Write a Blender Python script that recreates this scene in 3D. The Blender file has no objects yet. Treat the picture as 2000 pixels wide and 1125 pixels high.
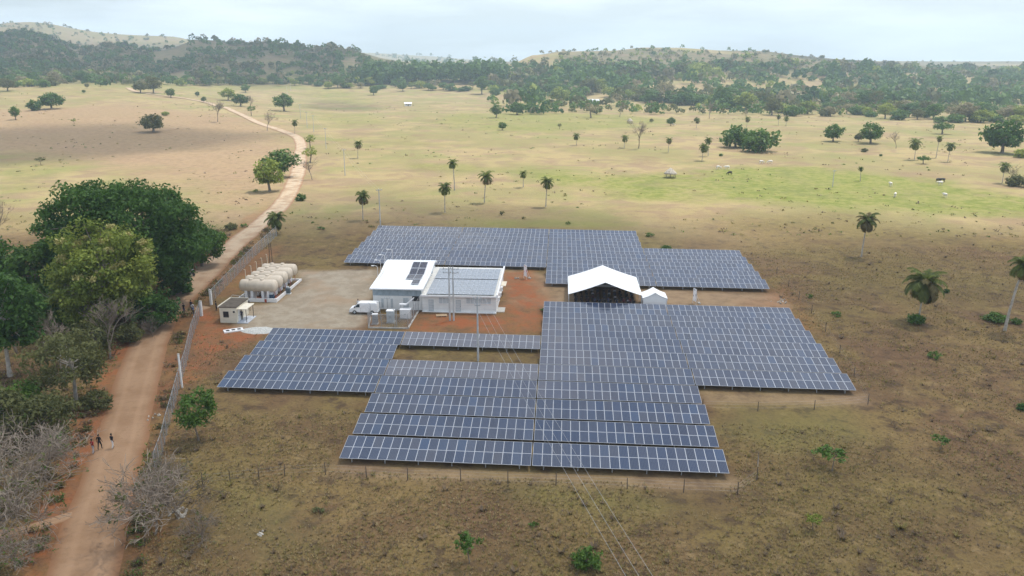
import bpy, bmesh, math, random
import numpy as np
from mathutils import Vector, Matrix

R = math.radians
random.seed(7)
rng = np.random.default_rng(11)
SC = bpy.context.scene
COL = SC.collection

# ------------------------------------------------------------------ camera
F_PX, PITCH, CAM_H = 1550.0, 0.2768931302, 42.7101
cam_d = bpy.data.cameras.new("camera")
cam = bpy.data.objects.new("camera", cam_d)
COL.objects.link(cam)
cam.location = (0, 0, CAM_H)
cam.rotation_euler = (math.pi / 2 - PITCH, 0, 0)
cam_d.sensor_width = 36.0
cam_d.lens = 36.0 * F_PX / 2000.0
cam_d.clip_start = 0.5
cam_d.clip_end = 30000
SC.camera = cam

# ------------------------------------------------------------------ sky, sun, exposure
SUN_EL, SUN_AZ = R(66), R(52)           # azimuth clockwise from +Y: high, from the right and ahead
SUN_DIR = Vector((math.sin(SUN_AZ) * math.cos(SUN_EL), math.cos(SUN_AZ) * math.cos(SUN_EL), math.sin(SUN_EL)))
world = bpy.data.worlds.new("World")
SC.world = world
world.use_nodes = True
nt = world.node_tree
nt.nodes.clear()
wo = nt.nodes.new("ShaderNodeOutputWorld")
bg = nt.nodes.new("ShaderNodeBackground")
sky = nt.nodes.new("ShaderNodeTexSky")
sky.sky_type = 'NISHITA'
sky.sun_disc = False
sky.sun_elevation = SUN_EL
sky.sun_rotation = SUN_AZ
sky.air_density = 1.0
sky.dust_density = 2.5
sky.ozone_density = 1.0
tc = nt.nodes.new("ShaderNodeTexCoord")
mp = nt.nodes.new("ShaderNodeMapping")
mp.inputs['Scale'].default_value = (1.6, 1.6, 9.0)
ns = nt.nodes.new("ShaderNodeTexNoise")
ns.inputs['Scale'].default_value = 1.7
ns.inputs['Detail'].default_value = 7
ns.inputs['Roughness'].default_value = 0.55
rp = nt.nodes.new("ShaderNodeMapRange")
rp.inputs['From Min'].default_value = 0.42
rp.inputs['From Max'].default_value = 0.72
rp.inputs['To Min'].default_value = 0.22
rp.inputs['To Max'].default_value = 0.92
mx = nt.nodes.new("ShaderNodeMix")
mx.data_type = 'RGBA'
mx.inputs['B'].default_value = (9.6, 10.3, 10.9, 1)
nt.links.new(tc.outputs['Generated'], mp.inputs['Vector'])
nt.links.new(mp.outputs['Vector'], ns.inputs['Vector'])
nt.links.new(ns.outputs['Fac'], rp.inputs['Value'])
nt.links.new(rp.outputs['Result'], mx.inputs['Factor'])
nt.links.new(sky.outputs['Color'], mx.inputs['A'])
nt.links.new(mx.outputs['Result'], bg.inputs['Color'])
bg.inputs["Strength"].default_value = 0.118
nt.links.new(bg.outputs['Background'], wo.inputs['Surface'])

sun_d = bpy.data.lights.new("sun", 'SUN')
sun_d.energy = 3.8
sun_d.angle = R(0.6)
sun_d.color = (1.0, 0.95, 0.86)
sun = bpy.data.objects.new("sun", sun_d)
COL.objects.link(sun)
sun.rotation_euler = (-SUN_DIR).to_track_quat('-Z', 'Y').to_euler()
sun.location = SUN_DIR * 900

vs = SC.view_settings
vs.view_transform = 'Standard'
vs.look = 'None'
vs.gamma = 1.0
vs.use_curve_mapping = False
vs.exposure = 0.44
SC.cycles.max_bounces = 6
SC.cycles.diffuse_bounces = 3
SC.cycles.glossy_bounces = 3
SC.cycles.transmission_bounces = 4
SC.cycles.transparent_max_bounces = 16
SC.cycles.volume_bounces = 1
SC.cycles.use_denoising = True

# ------------------------------------------------------------------ materials
MATS = {}
def mat(name, col, rough=0.8, var=0.12, scale=3.0, metal=0.0, spec=0.4, coord='Object', detail=3.0, bump=0.0, emit=None):
    if name in MATS: return MATS[name]
    m = bpy.data.materials.new(name); m.use_nodes = True
    t = m.node_tree; b = t.nodes['Principled BSDF']
    b.inputs['Roughness'].default_value = rough
    b.inputs['Metallic'].default_value = metal
    b.inputs['Specular IOR Level'].default_value = spec
    tcn = t.nodes.new("ShaderNodeTexCoord")
    n = t.nodes.new("ShaderNodeTexNoise"); n.inputs['Scale'].default_value = scale; n.inputs['Detail'].default_value = detail
    t.links.new(tcn.outputs[coord], n.inputs['Vector'])
    r = t.nodes.new("ShaderNodeValToRGB")
    lo = [max(0, c * (1 - var * 1.6)) for c in col]; hi = [min(1, c * (1 + var)) for c in col]
    r.color_ramp.elements[0].position = 0.3; r.color_ramp.elements[1].position = 0.7
    r.color_ramp.elements[0].color = (*lo, 1); r.color_ramp.elements[1].color = (*hi, 1)
    t.links.new(n.outputs['Fac'], r.inputs['Fac'])
    t.links.new(r.outputs['Color'], b.inputs['Base Color'])
    if bump:
        bp = t.nodes.new("ShaderNodeBump"); bp.inputs['Strength'].default_value = bump
        t.links.new(n.outputs['Fac'], bp.inputs['Height']); t.links.new(bp.outputs['Normal'], b.inputs['Normal'])
    MATS[name] = m
    return m

def leaf_mat(name, c1, c2, trans=0.35, hue_obj=0.25):
    """leaf colour varies leaf by leaf (attribute lv) and plant by plant (object random)"""
    if name in MATS: return MATS[name]
    m = bpy.data.materials.new(name); m.use_nodes = True
    t = m.node_tree; t.nodes.clear()
    out = t.nodes.new("ShaderNodeOutputMaterial")
    at = t.nodes.new("ShaderNodeAttribute"); at.attribute_name = 'lv'
    oi = t.nodes.new("ShaderNodeObjectInfo")
    ma = t.nodes.new("ShaderNodeMath"); ma.operation = 'MULTIPLY_ADD'
    ma.inputs[1].default_value = hue_obj; ma.inputs[2].default_value = -hue_obj / 2
    t.links.new(oi.outputs['Random'], ma.inputs[0])
    ad = t.nodes.new("ShaderNodeMath"); ad.operation = 'ADD'; ad.use_clamp = True
    t.links.new(at.outputs['Fac'], ad.inputs[0]); t.links.new(ma.outputs[0], ad.inputs[1])
    r = t.nodes.new("ShaderNodeValToRGB")
    r.color_ramp.elements[0].color = (*c1, 1); r.color_ramp.elements[1].color = (*c2, 1)
    t.links.new(ad.outputs[0], r.inputs['Fac'])
    d = t.nodes.new("ShaderNodeBsdfPrincipled"); d.inputs['Roughness'].default_value = 0.6; d.inputs['Specular IOR Level'].default_value = 0.25
    tr = t.nodes.new("ShaderNodeBsdfTranslucent")
    mxs = t.nodes.new("ShaderNodeMixShader"); mxs.inputs[0].default_value = trans
    t.links.new(r.outputs['Color'], d.inputs['Base Color']); t.links.new(r.outputs['Color'], tr.inputs['Color'])
    t.links.new(d.outputs[0], mxs.inputs[1]); t.links.new(tr.outputs[0], mxs.inputs[2])
    t.links.new(mxs.outputs[0], out.inputs['Surface'])
    MATS[name] = m
    return m

# ------------------------------------------------------------------ mesh helpers
class MB:
    def __init__(s): s.v = []; s.f = []; s.m = []
    def add(s, vs, fs, mi=0):
        o = len(s.v); s.v += [tuple(p) for p in vs]
        for f in fs: s.f.append(tuple(i + o for i in f)); s.m.append(mi)
        return s
    def box(s, x0, x1, y0, y1, z0, z1, mi=0):
        return s.add([(x0,y0,z0),(x1,y0,z0),(x1,y1,z0),(x0,y1,z0),(x0,y0,z1),(x1,y0,z1),(x1,y1,z1),(x0,y1,z1)],
                     [(3,2,1,0),(4,5,6,7),(0,1,5,4),(1,2,6,5),(2,3,7,6),(3,0,4,7)], mi)
    def cbox(s, x0, x1, y0, y1, z0, z1, c=0.03, mi=0):
        """box with chamfered vertical edges and top"""
        p = [(x0+c,y0),(x1-c,y0),(x1,y0+c),(x1,y1-c),(x1-c,y1),(x0+c,y1),(x0,y1-c),(x0,y0+c)]
        q = [(x0+2*c,y0+c),(x1-2*c,y0+c),(x1-c,y0+2*c),(x1-c,y1-2*c),(x1-2*c,y1-c),(x0+2*c,y1-c),(x0+c,y1-2*c),(x0+c,y0+2*c)]
        vs = [(a,b,z0) for a,b in p] + [(a,b,z1-c) for a,b in p] + [(a,b,z1) for a,b in q]
        fs = [tuple(range(7,-1,-1))] + [tuple(range(16,24))]
        for k in range(8):
            l = (k+1) % 8
            fs += [(k,l,8+l,8+k),(8+k,8+l,16+l,16+k)]
        return s.add(vs, fs, mi)
    def tube(s, pts, rad, n=8, mi=0, cap=True):
        pts = [Vector(p) for p in pts]
        if not hasattr(rad, '__len__'): rad = [rad] * len(pts)
        o = len(s.v); up = None
        for i, p in enumerate(pts):
            d = (pts[min(i+1, len(pts)-1)] - pts[max(i-1, 0)])
            d = d.normalized() if d.length > 1e-9 else Vector((0,0,1))
            if up is None: up = d.orthogonal().normalized()
            up = (up - d * up.dot(d));
            up = up.normalized() if up.length > 1e-6 else d.orthogonal().normalized()
            w = d.cross(up)
            for k in range(n):
                a = 2 * math.pi * k / n
                s.v.append(tuple(p + (up * math.cos(a) + w * math.sin(a)) * rad[i]))
        for i in range(len(pts) - 1):
            for k in range(n):
                l = (k + 1) % n
                s.f.append((o+i*n+k, o+i*n+l, o+(i+1)*n+l, o+(i+1)*n+k)); s.m.append(mi)
        if cap:
            s.f.append(tuple(o+k for k in range(n-1,-1,-1))); s.m.append(mi)
            s.f.append(tuple(o+(len(pts)-1)*n+k for k in range(n))); s.m.append(mi)
        return s
    def lathe(s, prof, n=16, axis='z', c=(0,0,0), mi=0):
        """prof: list of (r, t)"""
        o = len(s.v)
        for r, t in prof:
            for k in range(n):
                a = 2 * math.pi * k / n; p = (r*math.cos(a), r*math.sin(a), t)
                if axis == 'x': p = (t, p[0], p[1])
                if axis == 'y': p = (p[0], t, p[1])
                s.v.append((p[0]+c[0], p[1]+c[1], p[2]+c[2]))
        for i in range(len(prof)-1):
            for k in range(n):
                l = (k+1) % n
                s.f.append((o+i*n+k, o+i*n+l, o+(i+1)*n+l, o+(i+1)*n+k)); s.m.append(mi)
        s.f.append(tuple(o+k for k in range(n-1,-1,-1))); s.m.append(mi)
        s.f.append(tuple(o+(len(prof)-1)*n+k for k in range(n))); s.m.append(mi)
        return s
    def prism(s, poly, a, b, axis='y', mi=0):
        """poly of 2D points extruded between a and b along the axis"""
        def P(p, t):
            return (p[0], t, p[1]) if axis == 'y' else ((t, p[0], p[1]) if axis == 'x' else (p[0], p[1], t))
        n = len(poly)
        vs = [P(p, a) for p in poly] + [P(p, b) for p in poly]
        fs = [tuple(range(n)), tuple(range(2*n-1, n-1, -1))] + [(i, n+i, n+(i+1) % n, (i+1) % n) for i in range(n)]
        return s.add(vs, fs, mi)
    def mesh(s, name, mats, smooth=False, fixn=True):
        me = bpy.data.meshes.new(name); me.from_pydata(s.v, [], s.f)
        for m in (mats if isinstance(mats, (list, tuple)) else [mats]): me.materials.append(m)
        me.polygons.foreach_set('material_index', s.m)
        if fixn:
            bm = bmesh.new(); bm.from_mesh(me); bmesh.ops.recalc_face_normals(bm, faces=bm.faces); bm.to_mesh(me); bm.free()
        if smooth: me.polygons.foreach_set('use_smooth', [True] * len(me.polygons))
        me.update()
        return me
    def build(s, name, mats, parent=None, loc=(0,0,0), rot=None, smooth=False):
        return link(name, s.mesh(name, mats, smooth), parent, loc, rot)

def link(name, me, parent=None, loc=(0,0,0), rot=None):
    o = bpy.data.objects.new(name, me); COL.objects.link(o)
    o.location = loc
    if rot is not None: o.rotation_euler = rot
    if parent is not None: o.parent = parent
    return o
def tag(o, label=None, cat=None, group=None, kind=None):
    if label: o['label'] = label
    if cat: o['category'] = cat
    if group: o['group'] = group
    if kind: o['kind'] = kind
    return o
def empty(name, loc, rz=0.0):
    o = bpy.data.objects.new(name, None); COL.objects.link(o)
    o.location = loc; o.rotation_euler = (0, 0, rz); o.empty_display_size = 0.3
    return o
def copy_tree(src, kids, loc, rz, scale=(1,1,1)):
    r = src.copy(); COL.objects.link(r); r.location = loc; r.rotation_euler = (0, 0, rz); r.scale = scale
    for k in kids:
        c = k.copy(); COL.objects.link(c); c.parent = r
    return r

def mesh_np(name, V, polys, mats, mi=None, lv=None, smooth=False):
    """V (n,3); polys (m,k) array with k = 3 or 4; lv per-polygon value written as a face attribute"""
    me = bpy.data.meshes.new(name)
    m, k = polys.shape
    me.vertices.add(len(V)); me.vertices.foreach_set('co', np.ascontiguousarray(V, dtype=np.float32).ravel())
    me.loops.add(m * k); me.loops.foreach_set('vertex_index', np.ascontiguousarray(polys, dtype=np.int32).ravel())
    me.polygons.add(m)
    me.polygons.foreach_set('loop_start', np.arange(0, m * k, k, dtype=np.int32))
    me.polygons.foreach_set('loop_total', np.full(m, k, dtype=np.int32))
    for x in (mats if isinstance(mats, (list, tuple)) else [mats]): me.materials.append(x)
    if mi is not None: me.polygons.foreach_set('material_index', np.ascontiguousarray(mi, dtype=np.int32))
    if lv is not None:
        a = me.attributes.new('lv', 'FLOAT', 'FACE'); a.data.foreach_set('value', np.ascontiguousarray(lv, dtype=np.float32))
    if smooth: me.polygons.foreach_set('use_smooth', np.ones(m, dtype=bool))
    me.update(calc_edges=True); me.validate()
    return me

# ------------------------------------------------------------------ terrain function
GX, GY = -0.007021, 0.018173
YAW, X0, Y0 = -0.0652978, 2.1124, 74.9727
CY, SY = math.cos(YAW), math.sin(YAW)
CP, SP = math.cos(PITCH), math.sin(PITCH)

def smooth01(t): t = np.clip(t, 0, 1); return t * t * (3 - 2 * t)
_perm = np.random.default_rng(5).random((256, 256))
def vnoise(x, y):
    xi = np.floor(x).astype(int); yi = np.floor(y).astype(int); fx = x - xi; fy = y - yi
    fx = fx*fx*(3-2*fx); fy = fy*fy*(3-2*fy)
    g = lambda a, b: _perm[a & 255, b & 255]
    return (g(xi,yi)*(1-fx)+g(xi+1,yi)*fx)*(1-fy) + (g(xi,yi+1)*(1-fx)+g(xi+1,yi+1)*fx)*fy
def fbm(x, y, o=4):
    s = 0; a = 1; n = 0
    for i in range(o):
        s = s + a * vnoise(x * 2**i + 17.3*i, y * 2**i + 9.1*i); n += a; a *= 0.5
    return s / n

# ridges: knots (image column -> skyline row), depth in metres, width of the front and back slope, roughness
RIDGES = [
    ([(-1500,80),(-500,60),(0,68),(70,66),(120,82),(165,96),(230,84),(300,100),(350,92),(385,76),(430,80),(480,86),(520,80),(570,84),(610,94),(650,90),(690,99),(745,114),(800,123),(860,140),(1000,150)], 1500, 620, 500, 0.30),
    ([(-1500,60),(-400,50),(0,52),(45,44),(100,46),(160,58),(220,66),(300,70),(350,72),(400,84),(470,100),(600,112),(700,120)], 2500, 700, 700, 0.22),
    ([(-1500,120),(400,118),(650,103),(720,103),(790,107),(850,110),(900,115),(960,120),(1010,124),(1100,124),(1400,120),(2000,124),(3500,118)], 4200, 1200, 900, 0.25),
    ([(700,160),(860,140),(940,130),(1000,127),(1040,110),(1100,100),(1200,99),(1250,93),(1330,93),(1400,98),(1500,100),(1560,108),(1620,115),(1700,119),(1760,127),(1850,131),(2000,135),(2400,128),(3500,110)], 1650, 850, 600, 0.30),
]
def T(x, y):
    x = np.asarray(x, float); y = np.asarray(y, float)
    xs = 160 * np.tanh(x / 160)
    yc = np.where(y < 190, y, 190 + 55 * (1 - np.exp(-np.maximum(y - 190, 0) / 55)))
    yc = np.maximum(yc, -60)
    z = GX * xs + GY * yc
    far = smooth01((y - 235) / 260)
    z = z + far * (fbm(x / 150 + 3, y / 150 + 8, 3) - 0.5) * 6.0
    px = 1000 + F_PX * x / np.maximum(y, 30) / CP
    # broad swell of the left pasture
    z = z + 15 * smooth01((y - 330) / 520) * (1 - smooth01((px - 150) / 520)) * (1 - 0.6 * smooth01((y - 950) / 400))
    # low bank left of the road
    for kn, yr, wf, wb, rough in RIDGES:
        kx = [k[0] for k in kn]; ky = [k[1] for k in kn]
        sk = np.interp(px, kx, ky)
        A = CAM_H + (122 - sk) * yr * CP * CP / F_PX
        t = (y - yr)
        b = np.where(t < 0, smooth01(1 + t / wf), smooth01(1 - t / (wb * 2.2)) * 0.9 + 0.1)
        n = fbm(x / 240 + yr, y / 240, 5) - 0.5
        mid = np.clip(4 * b * (1 - b), 0, 1)
        h = A * b * (1 + rough * 3.2 * n * mid) + rough * 18 * n * b
        z = np.where(y > yr - wf, np.maximum(z, z * (1 - b) + h), z)
    return z
def Ts(x, y): return float(T(np.array([x]), np.array([y]))[0])

def ray(px, py):
    a = (px - 1000) / F_PX; b = (562.5 - py) / F_PX
    return np.array([a, CP + b * SP, -SP + b * CP])
_ts = 35 * np.exp(np.linspace(0, math.log(6500 / 35.0), 900))
def GP(px, py, h=0.0):
    """where the line of sight through a pixel of the photograph meets the ground (raised by h)"""
    d = ray(px, py)
    f = CAM_H + d[2] * _ts - T(d[0]*_ts, d[1]*_ts) - h
    i = np.argmax(f < 0)
    if f[i] >= 0: i = len(_ts) - 1
    t2 = np.linspace(_ts[max(i-1,0)], _ts[i], 40)
    f2 = CAM_H + d[2]*t2 - T(d[0]*t2, d[1]*t2) - h
    j = max(1, int(np.argmax(f2 < 0)))
    t = t2[j-1] + (t2[j]-t2[j-1]) * (f2[j-1] / (f2[j-1]-f2[j] + 1e-9))
    x, y = d[0]*t, d[1]*t
    return Vector((x, y, Ts(x, y)))
def GPN(px, py):
    """the same for many pixels at once"""
    px = np.asarray(px, float); py = np.asarray(py, float); out = []
    tt = 300 * np.exp(np.linspace(0, math.log(6500 / 300.0), 110))
    for k in range(0, len(px), 2000):
        a = (px[k:k+2000] - 1000) / F_PX; b = (562.5 - py[k:k+2000]) / F_PX
        D = np.stack([a, CP + b * SP, -SP + b * CP], 1)
        X = D[:,0:1]*tt; Y = D[:,1:2]*tt; f = CAM_H + D[:,2:3]*tt - T(X, Y)
        hit = (f < 0); i = np.where(hit.any(1), hit.argmax(1), len(tt)-1); i = np.maximum(i, 1); r = np.arange(len(a))
        f0, f1 = f[r, i-1], f[r, i]; t = tt[i-1] + (tt[i]-tt[i-1]) * np.clip(f0/(f0-f1+1e-9), 0, 1)
        x, y = D[:,0]*t, D[:,1]*t
        out.append(np.stack([x, y, T(x, y)], 1))
    return np.concatenate(out)
def PXM(p):  # pixels of the photograph per metre at a world point
    return F_PX / (p[1]*CP - (p[2]-CAM_H)*SP)
def proj_np(x, y, z):
    d = y*CP - (z-CAM_H)*SP; u = y*SP + (z-CAM_H)*CP
    d = np.where(d < 1, 1, d)
    return 1000 + F_PX*x/d, 562.5 - F_PX*u/d
def ST(u, v, h=0.0):
    """site grid (u along the panel rows, v across them) -> world"""
    x = X0 + u*CY - v*SY; y = Y0 + u*SY + v*CY
    return Vector((x, y, Ts(x, y) + h))
def UV(p): 
    X, Y = p[0]-X0, p[1]-Y0
    return X*CY + Y*SY, -X*SY + Y*CY
# ------------------------------------------------------------------ polygons on the ground
def poly_sd(x, y, poly):
    """signed distance, positive inside"""
    P = np.array([(p[0], p[1]) for p in poly]); n = len(P)
    d = np.full(x.shape, 1e9); ins = np.zeros(x.shape, bool)
    for i in range(n):
        a, b = P[i], P[(i+1) % n]; e = b - a
        t = np.clip(((x-a[0])*e[0] + (y-a[1])*e[1]) / (e @ e + 1e-9), 0, 1)
        d = np.minimum(d, np.hypot(x - a[0] - t*e[0], y - a[1] - t*e[1]))
        c = ((a[1] > y) != (b[1] > y)) & (x < (b[0]-a[0]) * (y-a[1]) / (b[1]-a[1] + 1e-12) + a[0])
        ins ^= c
    return np.where(ins, d, -d)
def soft(x, y, pts, w):
    poly = [GP(*p) for p in pts]
    sd = poly_sd(x, y, poly) + (fbm(x/9+4, y/9+7, 3) - 0.5) * w * 1.6
    return smooth01(0.5 + sd / (2*w))

def catmull(pts, step=2.0):
    out = []
    P = [pts[0]] + list(pts) + [pts[-1]]
    for i in range(1, len(P)-2):
        a, b, c, d = [np.array(P[k][:2]) for k in (i-1, i, i+1, i+2)]
        n = max(2, int(np.linalg.norm(c-b)/step))
        for k in range(n):
            t = k/n
            out.append(0.5*((2*b) + (-a+c)*t + (2*a-5*b+4*c-d)*t*t + (-a+3*b-3*c+d)*t**3))
    out.append(np.array(P[-1][:2]))
    return np.array(out)

ROAD_PX = [(162,1125),(186,1020),(212,940),(236,860),(264,760),(295,660),(314,622),(350,585),(397,538),(443,492),(480,460),(519,428),(553,396),(571,364),(583,332),(586,304),(588,282),(578,267),(552,256),(518,245),(490,233),(455,217),(420,206),(392,198),(336,189),(294,184),(262,178),(250,172)]
road_pts = [GP(*p) for p in ROAD_PX]
d0 = (road_pts[0] - road_pts[1]); d0.z = 0
road_pts = [road_pts[0] + d0.normalized()*60, road_pts[0] + d0.normalized()*25] + road_pts
RC = catmull(road_pts, 2.0)
def road_dist(x, y, C=None):
    d = np.full(x.shape, 1e9); side = np.zeros(x.shape)
    C = RC[::2] if C is None else C
    for i in range(len(C)-1):
        a, b = C[i], C[i+1]; e = b-a
        t = np.clip(((x-a[0])*e[0]+(y-a[1])*e[1])/(e@e+1e-9), 0, 1)
        dd = np.hypot(x-a[0]-t*e[0], y-a[1]-t*e[1]); s = (x-a[0])*e[1]-(y-a[1])*e[0]
        m = dd < d; d = np.where(m, dd, d); side = np.where(m, s, side)
    return d, side      # side > 0: right of the road

# ------------------------------------------------------------------ the ground
ys = list(np.arange(-160, 40, 10.0)) + list(np.arange(40, 215, 1.35)); s = 1.5
while ys[-1] < 7500: ys.append(ys[-1]+s); s *= 1.022
xs = [0.0]; s = 1.4
while xs[-1] < 100: xs.append(xs[-1]+1.4)
while xs[-1] < 7500: xs.append(xs[-1]+s); s *= 1.042
xs = np.array([-a for a in xs[:0:-1]] + xs); ys = np.array(ys)
XX, YY = np.meshgrid(xs, ys); ZZ = T(XX, YY)
nx, ny = len(xs), len(ys)
V = np.stack([XX.ravel(), YY.ravel(), ZZ.ravel()], 1)
ii = (np.arange(ny-1)[:,None]*nx + np.arange(nx-1)[None,:]).ravel()
polys = np.stack([ii, ii+1, ii+nx+1, ii+nx], 1)

gx_, gy_ = V[:,0], V[:,1]
PXg, PYg = proj_np(V[:,0], V[:,1], V[:,2])
rd, rside = road_dist(gx_, gy_)
near = (gy_ < 330)
m_straw = smooth01((gy_ + (fbm(gx_/40, gy_/40, 3)-0.5)*60 - 165) / 60)
m_forest = np.zeros(len(V))
hill = smooth01((V[:,2] - 16 - 10*(fbm(gx_/200+5, gy_/200, 3)-0.5)) / 16) * smooth01((gy_-700)/250)
left = 1 - smooth01((PXg-760)/160)
clear = smooth01((fbm(gx_/170+30, gy_/170+2, 4)-0.44)*7)
m_forest = hill * np.clip(left*(0.95-0.35*clear) + (1-left)*(0.75-0.7*clear), 0, 1)
back = smooth01((gy_-2050)/200) * left          # the pale ridge behind the dark one
m_forest = m_forest * (1 - back*0.75)
greens = [
    ([(960,330),(1040,334),(1180,342),(1330,338),(1450,326),(1580,326),(1720,342),(1860,356),(1960,378),(2080,392),(2080,425),(1800,415),(1500,398),(1250,388),(1150,372)], 9, 1.0),
    ([(820,240),(900,222),(1010,220),(1160,222),(1300,232),(1250,250),(1080,258),(960,258)], 14, 0.7),
    ([(600,168),(700,180),(740,196),(700,205),(640,196),(590,185)], 25, 0.55),
    ([(780,318),(900,320),(990,330),(900,337),(800,330)], 6, 0.5),
    ([(620,218),(720,226),(760,238),(660,244),(615,236)], 12, 0.5),
    ([(0,330),(120,296),(210,300),(150,330),(40,375),(0,400)], 8, 0.45),
    ([(60,165),(230,152),(420,158),(500,172),(300,176),(120,185)], 30, 0.4),
    ([(830,432),(900,428),(1080,430),(1240,440),(1100,443),(900,443)], 3, 0.55),
    ([(640,262),(760,272),(860,282),(740,288),(640,280)], 8, 0.35),
    ([(430,930),(560,960),(620,1080),(500,1125),(420,1050)], 3, 0.35),
    ([(950,930),(1200,950),(1350,1000),(1200,1010),(1000,980)], 3, 0.3),
    ([(1400,780),(1650,800),(1700,860),(1500,880),(1400,840)], 3, 0.25),
]
m_green = np.zeros(len(V))
for pts, w, a in greens: m_green = np.maximum(m_green, a*soft(gx_, gy_, pts, w))
m_gravel = soft(gx_, gy_, [(588,530),(735,528),(728,600),(700,640),(560,648),(470,640),(478,598),(540,592),(592,552)], 1.2)
m_red = np.zeros(len(V))
for pts, w, a in [
    ([(800,650),(1058,650),(1062,590),(1040,528),(985,532),(985,615),(820,612)], 2.0, 1.0),
    ([(393,596),(435,640),(520,642),(500,668),(440,690),(390,735),(352,760),(380,650)], 1.6, 0.95),
    ([(560,590),(720,592),(725,648),(520,648)], 3.0, 0.18),
    ([(690,612),(735,612),(735,640),(690,645)], 1.5, 0.5),
    ([(460,520),(500,490),(545,480),(520,520),(470,570),(430,580)], 1.5, 0.45),
    ([(1440,590),(1530,560),(1600,640),(1560,680)], 3, 0.35),
]: m_red = np.maximum(m_red, a*soft(gx_, gy_, pts, w))
verge = (1-smooth01((rd - 2.4 - 3.2*fbm(gx_/7, gy_/7, 3))/2.5)) * (gy_ < 230)
m_red = np.maximum(m_red, verge*np.where(rside > 0, 0.40, 0.8)*smooth01((240-gy_)/80))
m_dirt = np.zeros(len(V))
for pts, w, a in [
    ([(1060,592),(1110,560),(1300,566),(1520,575),(1550,602),(1310,604)], 1.4, 0.9),
    ([(640,905),(1040,922),(1440,935),(1450,960),(1040,945),(640,930)], 1.2, 0.55),
    ([(1365,762),(1690,768),(1710,792),(1370,790)], 1.0, 0.6),
    ([(985,525),(1110,540),(1110,590),(1062,600),(985,600)], 1.5, 0.7),
    ([(-200,240),(0,215),(250,205),(430,225),(560,255),(570,300),(560,380),(440,430),(300,330),(0,300)], 20, 0.85),
]: m_dirt = np.maximum(m_dirt, a*soft(gx_, gy_, pts, w))

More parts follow.
